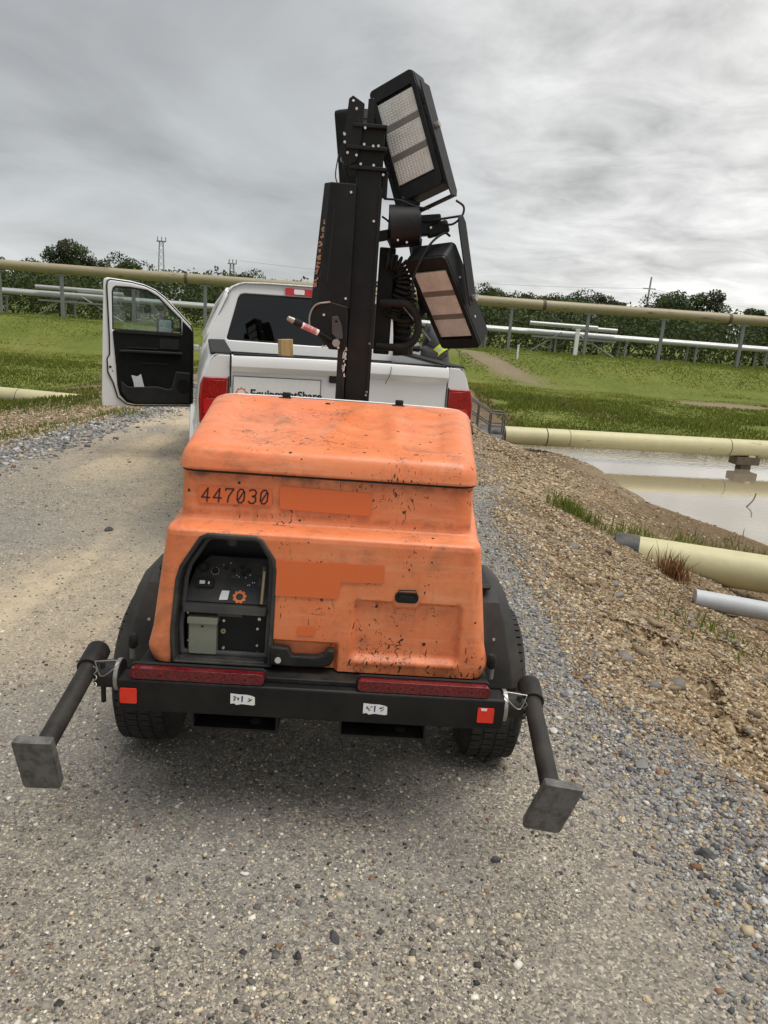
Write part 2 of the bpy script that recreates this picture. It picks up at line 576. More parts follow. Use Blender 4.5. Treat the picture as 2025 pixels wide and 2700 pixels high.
def pipe_mat(name, base, rust_amt=0.62, rust=(0.13, 0.05, 0.018), grime=0.25, scale=1.2):
    """cream coated pipe with streaks of rust on top and grime"""
    m, nt, bs = new_mat(name)
    c = coords(nt)
    mp = node(nt, 'ShaderNodeMapping', i_Vector=c, i_Scale=(0.45, 1.6, 1.6))
    a = node(nt, 'ShaderNodeTexNoise', i_Vector=mp.outputs[0], i_Scale=scale, i_Detail=8.0, i_Roughness=0.68)
    b = node(nt, 'ShaderNodeTexNoise', i_Vector=c, i_Scale=scale * 5, i_Detail=6.0, i_Roughness=0.7)
    mp2 = node(nt, 'ShaderNodeMapping', i_Vector=c, i_Scale=(0.5, 3.0, 3.0), i_Location=(3, 5, 1))
    r_ = node(nt, 'ShaderNodeTexNoise', i_Vector=mp2.outputs[0], i_Scale=scale * 2.2, i_Detail=8.0, i_Roughness=0.75)
    col = mixc(nt, ramp(nt, a.outputs[0], [(0.35, 0.0), (0.75, grime)]), base, tuple(x * 0.45 for x in base))
    col = mixc(nt, ramp(nt, b.outputs[0], [(0.45, 0.0), (0.8, 0.35)]), col, tuple(x * 0.6 for x in base))
    col = mixc(nt, ramp(nt, r_.outputs[0], [(rust_amt, 0.0), (rust_amt + 0.07, 0.85)]), col, rust)
    setin(nt, bs, 'Base Color', col)
    setin(nt, bs, 'Roughness', 0.5)
    return m


M['pipe_near'] = pipe_mat('cream_pipe_coating', (0.62, 0.57, 0.33), 0.62, (0.20, 0.085, 0.03), 0.35)
M['pipe_far'] = pipe_mat('weathered_cream_pipe', (0.38, 0.325, 0.20), 0.58, (0.10, 0.06, 0.035), 0.4, 0.8)
M['pvc'] = pipe_mat('grey_white_pipe', (0.55, 0.57, 0.60), 0.72, (0.30, 0.29, 0.27), 0.55, 3.0)
M['sleeve'] = worn('black_pipe_wrap', (0.025, 0.026, 0.028), 0.55, dust_amt=0.4, scale=10)


def lens_mat(name, dark, light, rough=0.12):
    m, nt, bs = new_mat(name)
    c = coords(nt)
    v1 = node(nt, 'ShaderNodeTexVoronoi', i_Vector=c, i_Scale=90.0)
    n = node(nt, 'ShaderNodeTexNoise', i_Vector=c, i_Scale=10.0, i_Detail=3.0)
    f = math_n(nt, 'MULTIPLY_ADD', v1.outputs['Distance'], 0.8, math_n(nt, 'MULTIPLY', n.outputs[0], 0.5))
    setin(nt, bs, 'Base Color', ramp(nt, f, [(0.25, dark), (0.8, light)]))
    setin(nt, bs, 'Roughness', rough)
    setin(nt, bs, 'Coat Weight', 0.5)
    return m


M['tail_lens'] = lens_mat('dark_red_lens', (0.05, 0.002, 0.004), (0.15, 0.006, 0.010), 0.3)
M['truck_lens'] = lens_mat('red_taillight_lens', (0.16, 0.006, 0.007), (0.42, 0.014, 0.014))
M['red_bright'] = lens_mat('bright_red_lens', (0.45, 0.01, 0.012), (0.65, 0.03, 0.03))
M['led_dot'] = lens_mat('led_behind_red', (0.07, 0.003, 0.005), (0.20, 0.008, 0.014), 0.25)


def led_lens():
    """dusty clear lens plate over rows of LED domes"""
    m, nt, bs = new_mat('dusty_led_lens')
    c = coords(nt)
    n = node(nt, 'ShaderNodeTexNoise', i_Vector=c, i_Scale=14.0, i_Detail=6.0, i_Roughness=0.65)
    setin(nt, bs, 'Base Color', ramp(nt, n.outputs[0], [(0.3, (0.58, 0.56, 0.51)), (0.7, (0.80, 0.79, 0.75))]))
    setin(nt, bs, 'Roughness', 0.32)
    setin(nt, bs, 'Coat Weight', 0.3)
    return m


M['led'] = led_lens()
M['led_bar'] = worn('lens_divider', (0.19, 0.18, 0.16), 0.5, dust_amt=0.3, scale=20)


def glass_mat(name, tint, fac, rough=0.02, dirt=0.0):
    m, nt, bs = new_mat(name)
    nt.nodes.remove(bs)
    out = [n for n in nt.nodes if n.type == 'OUTPUT_MATERIAL'][0]
    tr = node(nt, 'ShaderNodeBsdfTransparent', i_Color=(*tint, 1))
    gl = node(nt, 'ShaderNodeBsdfGlossy', i_Color=(1, 1, 1, 1), i_Roughness=rough)
    fr = node(nt, 'ShaderNodeFresnel', i_IOR=1.5)
    k = math_n(nt, 'MULTIPLY_ADD', fr.outputs[0], 1.0, fac, clamp=True)
    mx = node(nt, 'ShaderNodeMixShader', i_0=k, i_1=tr.outputs[0], i_2=gl.outputs[0])
    if dirt:
        c = coords(nt)
        mp = node(nt, 'ShaderNodeMapping', i_Vector=c, i_Scale=(6.0, 6.0, 1.2))
        n = node(nt, 'ShaderNodeTexNoise', i_Vector=mp.outputs[0], i_Scale=1.5, i_Detail=6.0)
        df = node(nt, 'ShaderNodeBsdfDiffuse', i_Color=(0.5, 0.5, 0.48, 1))
        mx = node(nt, 'ShaderNodeMixShader', i_0=ramp(nt, n.outputs[0], [(0.45, dirt * 0.2), (0.7, dirt)]), i_1=mx.outputs[0], i_2=df.outputs[0])
    nt.links.new(mx.outputs[0], out.inputs[0])
    return m


M['glass_dark'] = glass_mat('tinted_glass', (0.10, 0.12, 0.12), 0.02)
M['glass'] = glass_mat('clear_glass', (0.80, 0.86, 0.83), 0.01, dirt=0.22)


def attr_mat(name, rough=0.8, translucent=0.0, spec=0.3):
    """colour carried by each stone / blade / leaf"""
    m, nt, bs = new_mat(name)
    a = node(nt, 'ShaderNodeVertexColor', layer_name='Col')
    setin(nt, bs, 'Base Color', a.outputs[0])
    setin(nt, bs, 'Roughness', rough)
    setin(nt, bs, 'Specular IOR Level', spec)
    if translucent:
        out = [n for n in nt.nodes if n.type == 'OUTPUT_MATERIAL'][0]
        tr = node(nt, 'ShaderNodeBsdfTranslucent', i_Color=a.outputs[0])
        mx = node(nt, 'ShaderNodeMixShader', i_0=translucent, i_1=bs.outputs[0], i_2=tr.outputs[0])
        nt.links.new(mx.outputs[0], out.inputs[0])
    return m


M['stone'] = attr_mat('gravel_stone', 0.75)
M['blade'] = attr_mat('grass_blade', 0.7, 0.55)
M['leaf'] = attr_mat('tree_leaf', 0.6, 0.25)
M['bark'] = worn('bark', (0.10, 0.08, 0.06), 0.85, dust_amt=0.2, scale=3, bumpy=0.6)


def gravel_ground(name, cell, palette, fines, fines_amt, bump_s=0.5):
    """packed crushed stone: per-cell coloured grains with fines between; zone colour in the 'Zone' attribute"""
    m, nt, bs = new_mat(name)
    c = coords(nt)
    z = node(nt, 'ShaderNodeVertexColor', layer_name='Zone')
    zs = node(nt, 'ShaderNodeSeparateColor', i_0=z.outputs[0])
    warp = node(nt, 'ShaderNodeTexNoise', i_Vector=c, i_Scale=30.0, i_Detail=2.0)
    wv = node(nt, 'ShaderNodeVectorMath', operation='MULTIPLY_ADD', i_0=warp.outputs['Color'], i_1=(0.02, 0.02, 0.02), i_2=c)
    v1 = node(nt, 'ShaderNodeTexVoronoi', i_Vector=wv.outputs[0], i_Scale=1 / cell)
    v2 = node(nt, 'ShaderNodeTexVoronoi', i_Vector=wv.outputs[0], i_Scale=1 / (cell * 2.6))
    s1 = node(nt, 'ShaderNodeSeparateColor', i_0=v1.outputs['Color'])
    s2 = node(nt, 'ShaderNodeSeparateColor', i_0=v2.outputs['Color'])
    g1 = ramp(nt, s1.outputs[0], palette, 'CONSTANT')
    g2 = ramp(nt, s2.outputs[1], palette, 'CONSTANT')
    big = math_n(nt, 'MULTIPLY', math_n(nt, 'GREATER_THAN', s2.outputs[0], 0.72), math_n(nt, 'LESS_THAN', v2.outputs['Distance'], 0.42))
    col = mixc(nt, big, g1, g2)
    nb = node(nt, 'ShaderNodeTexNoise', i_Vector=c, i_Scale=1.3, i_Detail=6.0, i_Roughness=0.65)
    nf = node(nt, 'ShaderNodeTexNoise', i_Vector=c, i_Scale=9.0, i_Detail=6.0, i_Roughness=0.7)
    fm = math_n(nt, 'MULTIPLY_ADD', nb.outputs[0], 0.6, math_n(nt, 'MULTIPLY', nf.outputs[0], 0.5))
    fm = math_n(nt, 'MULTIPLY', ramp(nt, fm, [(0.35, 0.25), (0.75, 1.0)]), fines_amt)
    col = mixc(nt, fm, col, fines)
    # sandy track (R), blue-grey stone (G), brown soil (B)
    sand = mixc(nt, 0.74, col, (0.58, 0.475, 0.32))
    col = mixc(nt, zs.outputs[0], col, sand)
    grey = mixc(nt, 0.6, col, (0.20, 0.205, 0.21))
    col = mixc(nt, zs.outputs[1], col, grey)
    brown = mixc(nt, 0.7, col, (0.12, 0.08, 0.045))
    col = mixc(nt, zs.outputs[2], col, brown)
    vv = ramp(nt, nf.outputs[0], [(0.25, 0.78), (0.75, 1.18)])
    vc = node(nt, 'ShaderNodeCombineColor', i_0=vv, i_1=vv, i_2=vv)
    col = mixc(nt, 1.0, col, vc.outputs[0], 'MULTIPLY')
    setin(nt, bs, 'Base Color', col)
    setin(nt, bs, 'Roughness', 0.9)
    setin(nt, bs, 'Specular IOR Level', 0.2)
    h = math_n(nt, 'MULTIPLY_ADD', v1.outputs['Distance'], -0.7, math_n(nt, 'MULTIPLY', math_n(nt, 'MULTIPLY', v2.outputs['Distance'], -1.5), big))
    bump(nt, bs, h, bump_s, cell * 0.8)
    return m


PAL_ROAD = [(0.0, (0.075, 0.069, 0.062)), (0.11, (0.16, 0.147, 0.131)), (0.32, (0.235, 0.215, 0.188)), (0.56, (0.315, 0.284, 0.237)), (0.78, (0.43, 0.38, 0.30)), (0.91, (0.62, 0.56, 0.45))]
PAL_BANK = [(0.0, (0.085, 0.056, 0.032)), (0.18, (0.19, 0.132, 0.078)), (0.42, (0.29, 0.208, 0.12)), (0.66, (0.40, 0.305, 0.185)), (0.88, (0.55, 0.45, 0.30))]
M['road'] = gravel_ground('packed_gravel', 0.0065, PAL_ROAD, (0.265, 0.233, 0.188), 0.55)
M['bank'] = gravel_ground('tan_gravel_bank', 0.022, PAL_BANK, (0.20, 0.135, 0.078), 0.55, 0.9)


def field_mat():
    m, nt, bs = new_mat('marsh_soil_and_grass')
    c = coords(nt)
    z = node(nt, 'ShaderNodeVertexColor', layer_name='Zone')
    zs = node(nt, 'ShaderNodeSeparateColor', i_0=z.outputs[0])
    a = node(nt, 'ShaderNodeTexNoise', i_Vector=c, i_Scale=0.22, i_Detail=8.0, i_Roughness=0.65)
    mp = node(nt, 'ShaderNodeMapping', i_Vector=c, i_Scale=(1.0, 0.45, 1.0))
    b = node(nt, 'ShaderNodeTexNoise', i_Vector=mp.outputs[0], i_Scale=5.0, i_Detail=8.0, i_Roughness=0.75)
    col = ramp(nt, a.outputs[0], [(0.3, (0.11, 0.145, 0.028)), (0.5, (0.17, 0.20, 0.04)), (0.7, (0.22, 0.22, 0.06))])
    col = mixc(nt, ramp(nt, b.outputs[0], [(0.35, 0.0), (0.7, 0.75)]), col, (0.085, 0.105, 0.025))
    mud = mixc(nt, b.outputs[0], (0.20, 0.15, 0.10), (0.30, 0.24, 0.18))
    col = mixc(nt, zs.outputs[2], col, mud)
    setin(nt, bs, 'Base Color', col)
    setin(nt, bs, 'Roughness', 0.9)
    setin(nt, bs, 'Specular IOR Level', 0.15)
    bump(nt, bs, b.outputs[0], 0.6, 0.08)
    return m


M['field'] = field_mat()


def water_mat():
    m, nt, bs = new_mat('still_brown_water')
    c = coords(nt)
    n = node(nt, 'ShaderNodeTexNoise', i_Vector=c, i_Scale=1.1, i_Detail=3.0)
    b = node(nt, 'ShaderNodeTexNoise', i_Vector=c, i_Scale=7.0, i_Detail=3.0)
    nt.nodes.remove(bs)
    out = [q for q in nt.nodes if q.type == 'OUTPUT_MATERIAL'][0]
    bp = node(nt, 'ShaderNodeBump', i_Strength=0.07, i_Distance=0.02, i_Height=b.outputs[0])
    df = node(nt, 'ShaderNodeBsdfDiffuse', i_Color=mixc(nt, n.outputs[0], (0.26, 0.215, 0.145), (0.32, 0.27, 0.19)))
    gl = node(nt, 'ShaderNodeBsdfGlossy', i_Color=(1, 1, 1, 1), i_Roughness=0.03, i_Normal=bp.outputs[0])
    fr = node(nt, 'ShaderNodeFresnel', i_IOR=1.33, i_Normal=bp.outputs[0])
    k = math_n(nt, 'MULTIPLY_ADD', fr.outputs[0], 1.25, 0.10, clamp=True)
    mx = node(nt, 'ShaderNodeMixShader', i_0=k, i_1=df.outputs[0], i_2=gl.outputs[0])
    nt.links.new(mx.outputs[0], out.inputs[0])
    return m


M['water'] = water_mat()

# ------------------------------------------------------------------ terrain
WATER_Z = -1.15


def road_edges(y):
    xr = 1.10 + 0.10 * (vnoise(y, y * 0 + 3.1, 2.2, 5) - 0.5) * 2 + 0.012 * np.clip(np.asarray(y) - 3, 0, 30) + 0.26 * np.clip(3.4 - np.asarray(y), 0, 3)
    xl = -4.25 + 0.18 * (vnoise(y, y * 0 + 7.7, 2.5, 6) - 0.5) * 2
    return xl, xr


def height(x, y):
    x = np.asarray(x, float)
    y = np.asarray(y, float)
    xl, xr = road_edges(y)
    road = 0.018 * (fbm(x, y, 1.7, 20) - 0.5) + 0.010 * (fbm(x, y, 0.35, 24) - 0.5)
    # wheel ruts
    for cx_, w, d in ((-2.3, 0.34, 0.022), (-0.9, 0.32, 0.012), (-3.6, 0.3, 0.012)):
        road = road - d * np.exp(-((x - cx_ + 0.1 * np.sin(y * 0.5)) / w) ** 2)
    # field level, rising to the far berm
    fieldz = -1.02 + 0.16 * (fbm(x, y, 5.0, 30) - 0.5) + 1.42 * sstep(38.0, 45.0, y + 1.5 * (fbm(x, y, 14.0, 33) - 0.5)) - 0.35 * sstep(52.0, 58.0, y)
    # pond basin to the right
    px = x - 4.7 - 0.9 * (fbm(x, y, 3.5, 36) - 0.5)
    near_shore = np.where(y < 13, (13 - y) * 0.45, 0.0)
    tongue = 2.6 * np.exp(-((y - 18.6) / 1.1) ** 2)
    inpond = sstep(-0.8, 0.9, px - near_shore + tongue) * (1 - sstep(19.2, 20.6, y + 0.8 * (fbm(x, y, 2.5, 39) - 0.5)))
    inpond = np.where(x > 0, inpond, 0)
    fieldz = fieldz - 0.55 * inpond
    # wet hollows on the left marsh
    wet = sstep(0.60, 0.75, fbm(x, y, 4.0, 42)) * np.where(x < -4, 1.0, 0.0) * sstep(14, 20, y) * (1 - sstep(30, 36, y))
    fieldz = fieldz - 0.24 * wet
    # banks: right is steeper
    br = -(0.335 + 0.80 * sstep(12.8, 16.0, y)) * (x - xr) + 0.16 * (fbm(x, y, 0.9, 50) - 0.5) + 0.09 * (fbm(x, y, 0.28, 53) - 0.5) + 0.10 * sstep(0.56, 0.62, fbm(x * 1.3, y, 0.55, 58)) * np.exp(-((y - 3.9) / 0.9) ** 2) * sstep(0.25, 0.5, x - xr)
    bl = -0.17 * (xl - x) + 0.08 * (fbm(x, y, 0.9, 56) - 0.5)
    right = np.maximum(br, fieldz)
    left = np.maximum(bl, fieldz)
    er = sstep(-0.15, 0.25, x - xr)
    el_ = sstep(-0.15, 0.3, xl - x)
    z = road * (1 - er) * (1 - el_) + right * er + left * el_
    # the road itself climbs to the berm far away
    z = z + np.where((x > xl) & (x < xr), 0.4 * sstep(38, 46, y), 0)
    return z


def axis_coords(d0, d1, step, lo, hi, grow=1.16):
    a = list(np.arange(d0, d1 + 1e-6, step))
    s, p = step, a[-1]
    while p < hi:
        s = min(s * grow, 40)
        p += s
        a.append(p)
    s, p = step, a[0]
    left = []
    while p > lo:
        s = min(s * grow, 40)
        p -= s
        left.append(p)
    return np.array(left[::-1] + a)


gx = axis_coords(-6.0, 7.5, 0.065, -420, 420)
gy = axis_coords(0.8, 15.0, 0.07, -30, 900, 1.06)
GX, GY = np.meshgrid(gx, gy)
GZ = height(GX, GY)
nx, ny = len(gx), len(gy)
V = np.stack([GX, GY, GZ], -1).reshape(-1, 3)
idx = np.arange(nx * ny).reshape(ny, nx)
quads = np.stack([idx[:-1, :-1], idx[:-1, 1:], idx[1:, 1:], idx[1:, :-1]], -1).reshape(-1, 4)
xl_, xr_ = road_edges(GY)
soft = fbm(GX, GY, 0.8, 60)
# sandy wheel tracks on the left and patches, R
sand = np.exp(-((GX + 1.75 + 0.25 * np.sin(GY * 0.6 + 1) + 0.6 * (soft - 0.5)) / 0.62) ** 2) * sstep(1.9, 3.6, GY) * sstep(0.34, 0.60, fbm(GX, GY, 2.2, 65) + 0.1)
sand = np.maximum(sand, sstep(0.55, 0.7, fbm(GX, GY, 3.0, 70)) * sstep(5.5, 8.5, GY) * 0.8)
sand = np.maximum(sand, np.exp(-((GX + 2.9) / 0.8) ** 2) * sstep(6.0, 8.0, GY) * 0.7)
sand = sand * (0.45 + 0.9 * sstep(0.35, 0.6, fbm(GX * 2.2, GY * 0.5, 0.7, 77)))
# blue-grey crushed stone on the shoulders, G
grey = np.exp(-((GX - xr_ + 0.16 + 0.4 * (soft - 0.5)) / 0.26) ** 2) + 0.8 * np.exp(-((GX - xl_ - 0.25) / 0.35) ** 2)
grey = grey + 0.5 * sstep(0.5, 0.7, fbm(GX, GY, 1.6, 75)) * (GX < 0.4)
brown = sstep(0.46, 0.64, fbm(GX, GY, 1.1, 80)) * 0.9 + sstep(-0.75, -1.05, GZ) * 0.9
zone = np.clip(np.stack([sand, grey, np.where((GX > xr_) | (GX < xl_), brown, 0)], -1), 0, 1).reshape(-1, 3)
cxq = GX.reshape(-1)[quads].mean(1)
cyq = GY.reshape(-1)[quads].mean(1)
czq = GZ.reshape(-1)[quads].mean(1)
xlq, xrq = road_edges(cyq)
is_road = (cxq > xlq) & (cxq < xrq)
bankw = np.where(cxq > 0, cxq - xrq, xlq - cxq)
is_field = ~is_road & ((czq < -0.99) & (bankw > 2.6) & ((cyq > 19.5) | (cxq < 0)) | (cyq > 36) | (bankw > 6.5) & ((cyq > 19.5) | (cxq < 0)))
is_bank = ~is_road & ~is_field
mud = np.zeros_like(zone)
mudv = 0.95 * np.exp(-(((GX - 15.5) / 3.0) ** 2 + ((GY - 35) / 2.2) ** 2)) + 0.95 * np.exp(-(((GX - 6.2 - (GY - 41) * -0.6) / 1.2) ** 2 + ((GY - 42) / 4.0) ** 2))
mud[:, 2] = np.clip(mudv.reshape(-1) * 1.6 - 0.3, 0, 1)


def submesh(name, sel, mat, zc):
    q = quads[sel]
    used, inv = np.unique(q, return_inverse=True)
    o = np_mesh(name, V[used], inv.reshape(-1, 4), mat, smooth=True, col={'Zone': zc[used]})
    o['kind'] = 'structure'
    return o


submesh('gravel_road', is_road, M['road'], zone)
submesh('road_bank', is_bank, M['bank'], zone)
submesh('marsh_field', is_field, M['field'], mud)

# pond: one still sheet that meets the ground where the ground dips below it
pond = MB()
pond.add([(1.6, 6.0, WATER_Z), (60, 6.0, WATER_Z), (60, 22.0, WATER_Z), (1.6, 22.0, WATER_Z)], [(0, 1, 2, 3)])
tag(pond.build('pond', M['water'], smooth=False), kind='structure')
pool = MB()
pool.add([(-40, 13.5, WATER_Z + 0.03), (-6.5, 13.5, WATER_Z + 0.03), (-6.5, 37, WATER_Z + 0.03), (-40, 37, WATER_Z + 0.03)], [(0, 1, 2, 3)])
tag(pool.build('marsh_water', M['water'], smooth=False), kind='structure')

# ------------------------------------------------------------------ loose stones
OCT_V = np.array([(1, 0, 0), (0, 1, 0), (-1, 0, 0), (0, -1, 0), (0, 0, 1), (0, 0, -1)], float)
OCT_F = np.array([(0, 1, 4), (1, 2, 4), (2, 3, 4), (3, 0, 4), (1, 0, 5), (2, 1, 5), (3, 2, 5), (0, 3, 5)])
CUB_V = np.array([(sx, sy, sz) for sx in (-1, 1) for sy in (-1, 1) for sz in (-1, 1)], float) * 0.75
CUB_F = np.array([(0, 1, 3), (0, 3, 2), (4, 6, 7), (4, 7, 5), (0, 4, 5), (0, 5, 1), (2, 3, 7), (2, 7, 6), (0, 2, 6), (0, 6, 4), (1, 5, 7), (1, 7, 3)])


def stones(name, xs, ys, size, cols, sink=0.25, cub=0.5, flat=0.62):
    n = len(xs)
    zs = height(xs, ys)
    k = int(n * cub)
    out_v, out_f, out_c, off = [], [], [], 0
    for (tv, tf, sl) in ((CUB_V, CUB_F, slice(0, k)), (OCT_V, OCT_F, slice(k, n))):
        m = len(xs[sl])
        if not m:
            continue
        sc = size[sl][:, None] * (0.65 + 0.7 * RNG.random((m, 3)))
        sc[:, 2] *= flat
        P = tv[None] * (0.75 + 0.5 * RNG.random((m, len(tv), 3)))
        P = P * sc[:, None, :]
        a = RNG.random(m) * 2 * np.pi
        b = (RNG.random(m) - 0.5) * 1.2
        ca, sa, cb, sb = np.cos(a), np.sin(a), np.cos(b), np.sin(b)
        x1 = P[..., 0] * cb[:, None] + P[..., 2] * sb[:, None]
        z1 = -P[..., 0] * sb[:, None] + P[..., 2] * cb[:, None]
        X = x1 * ca[:, None] - P[..., 1] * sa[:, None] + xs[sl][:, None]
        Y = x1 * sa[:, None] + P[..., 1] * ca[:, None] + ys[sl][:, None]
        Z = z1 + zs[sl][:, None] + (size[sl] * flat * (1 - 2 * sink))[:, None] * 0.5
        vv = np.stack([X, Y, Z], -1).reshape(-1, 3)
        ff = (tf[None] + (np.arange(m) * len(tv))[:, None, None] + off).reshape(-1, 3)
        off += len(vv)
        out_v.append(vv)
        out_f.append(ff)
        out_c.append(np.repeat(cols[sl], len(tv), 0))
    return np_mesh(name, np.concatenate(out_v), np.concatenate(out_f), M['stone'], col=np.concatenate(out_c))


def palette(n, cols, wts, jit=0.18):
    cols = np.array(cols)
    w = np.array(wts, float)
    c = cols[RNG.choice(len(cols), n, p=w / w.sum())]
    return np.clip(c * (1 + jit * (RNG.random((n, 1)) - 0.5) * 2), 0, 1)


def ypow(n, y0, y1, p):
    """distances thinning out with range"""
    u = RNG.random(n)
    q = 1 - p
    return (y0 ** q + u * (y1 ** q - y0 ** q)) ** (1 / q)


ROADC = [(0.05, 0.047, 0.043), (0.145, 0.136, 0.122), (0.265, 0.243, 0.206), (0.42, 0.37, 0.285), (0.61, 0.52, 0.36), (0.72, 0.68, 0.58), (0.25, 0.14, 0.08)]
n = 95000
ys = ypow(n, 1.0, 14.0, 1.9)
xs = np.clip(-1.4 + (RNG.random(n) - 0.5) * 2 * (0.9 + ys * 0.62), -4.4, 1.35)
xs = np.where(xs >= 1.34, RNG.random(n) * 5.4 - 4.2, xs)
xs = np.where(xs <= -4.39, RNG.random(n) * 5.4 - 4.2, xs)
sz = 0.0014 + 0.0042 * RNG.random(n) ** 2.4
sz = sz * (1 + 0.10 * ys)
clus = fbm(xs, ys, 0.5, 90)
sz = np.where((clus > 0.57) & (RNG.random(n) < 0.12), sz * 1.9, sz)
sz = np.where(RNG.random(n) < 0.0022, 0.007 + 0.006 * RNG.random(n), sz)
o = stones('road_gravel', xs, ys, sz, palette(n, ROADC, [8, 18, 25, 22, 15, 7, 3]), sink=0.45)
tag(o, 'loose fine grey and cream gravel lying on the packed road', 'gravel', kind='stuff')

GREYC = [(0.085, 0.086, 0.09), (0.165, 0.166, 0.17), (0.255, 0.256, 0.258), (0.36, 0.355, 0.345), (0.42, 0.345, 0.225), (0.22, 0.12, 0.065), (0.54, 0.53, 0.50)]
n = 24000
ys = ypow(n, 1.3, 16.0, 1.6)
_, xr = road_edges(ys)
xs = xr - 0.11 + RNG.normal(0, 0.165, n) * (1 + 0.05 * ys) + 0.30 * (fbm(ys, ys * 0, 1.2, 95) - 0.5)
sz = 0.0028 + 0.0085 * RNG.random(n) ** 2.6 + 0.0006 * ys
sz = np.where(RNG.random(n) < 0.012, 0.012 + 0.009 * RNG.random(n), sz)
o = stones('shoulder_gravel', xs, ys, sz, palette(n, GREYC, [10, 20, 24, 14, 24, 4, 6]), sink=0.35, cub=0.35)
tag(o, 'coarse blue grey crushed stone along the right road shoulder', 'gravel', kind='stuff')

n = 5000
ys = ypow(n, 5.5, 16.0, 1.2)
xl, _ = road_edges(ys)
xs = xl + 0.25 + RNG.normal(0, 0.22, n)
o = stones('verge_gravel', xs, ys, 0.010 + 0.022 * RNG.random(n) ** 2, palette(n, GREYC, [10, 22, 26, 16, 8, 2, 8]), sink=0.3)
tag(o, 'pale grey crushed stone along the left road edge', 'gravel', kind='stuff')

BANKC = [(0.105, 0.07, 0.04), (0.21, 0.15, 0.09), (0.32, 0.24, 0.145), (0.43, 0.34, 0.21), (0.58, 0.49, 0.34), (0.21, 0.20, 0.185), (0.28, 0.15, 0.07)]
n = 85000
ys = ypow(n, 1.6, 18.0, 1.3)
_, xr = road_edges(ys)
xs = xr + np.abs(RNG.normal(0, 1.0, n)) * 1.5 - 0.12
keep = (height(xs, ys) > WATER_Z + 0.04) & (fbm(xs, ys, 0.8, 97) + 0.25 * (RNG.random(n) - 0.5) > 0.42)
xs, ys = xs[keep], ys[keep]
n = len(xs)
sz = 0.0028 + 0.0075 * RNG.random(n) ** 2.2 + 0.0011 * ys
o = stones('bank_gravel', xs, ys, sz, palette(n, BANKC, [10, 20, 26, 20, 9, 7, 6]), sink=0.3)
tag(o, 'tan and brown pebbles covering the right hand bank', 'gravel', kind='stuff')

n = 420
ys = 2.4 + 4.6 * RNG.random(n) ** 1.2
_, xr = road_edges(ys)
xs = xr + 0.25 + 1.3 * RNG.random(n)
keep = fbm(xs, ys, 0.6, 99) > 0.48
xs, ys = xs[keep], ys[keep]
n = len(xs)
o = stones('bank_rubble', xs, ys, 0.018 + 0.04 * RNG.random(n) ** 2.5, palette(n, [(0.24, 0.185, 0.115), (0.33, 0.265, 0.175), (0.20, 0.185, 0.165), (0.14, 0.10, 0.06)], [3, 3, 2, 2]), sink=0.35, cub=0.9, flat=0.45)
tag(o, 'broken slabs and lumps of dirt on the upper right bank', 'rubble', kind='stuff')

n = 16000
ys = ypow(n, 5.0, 18.0, 0.8)
xl, _ = road_edges(ys)
xs = xl - np.abs(RNG.normal(0, 1.6, n)) + 0.1
o = stones('left_bank_gravel', xs, ys, 0.008 + 0.02 * RNG.random(n) ** 2, palette(n, BANKC, [8, 18, 26, 22, 14, 6, 4]), sink=0.3)
tag(o, 'brown and cream pebbles on the low left hand bank', 'gravel', kind='stuff')


# single stones one can pick out
def rock(name, x, y, s, col, label, seed):
    rg = np.random.default_rng(seed)
    bm = bmesh.new()
    bmesh.ops.create_icosphere(bm, subdivisions=2, radius=1)
    for v_ in bm.verts:
        d = v_.co.copy()
        k = 1 + 0.28 * (math.sin(d.x * 3 + seed) * math.cos(d.y * 2.6 + seed * 1.7) + 0.5 * math.sin(d.z * 5 + seed)) + rg.normal(0, 0.03)
        v_.co = Vector((d.x * s[0], d.y * s[1], d.z * s[2])) * k
    me = bpy.data.meshes.new(name)
    bm.to_mesh(me)
    bm.free()
    o = link(name, me, col, smooth=True, angle=28)
    o.location = (x, y, float(height(x, y)) + s[2] * 0.35)
    o.rotation_euler = (0, 0, seed)
    tag(o, label, 'stone', 'larger stones lying on the road and bank')


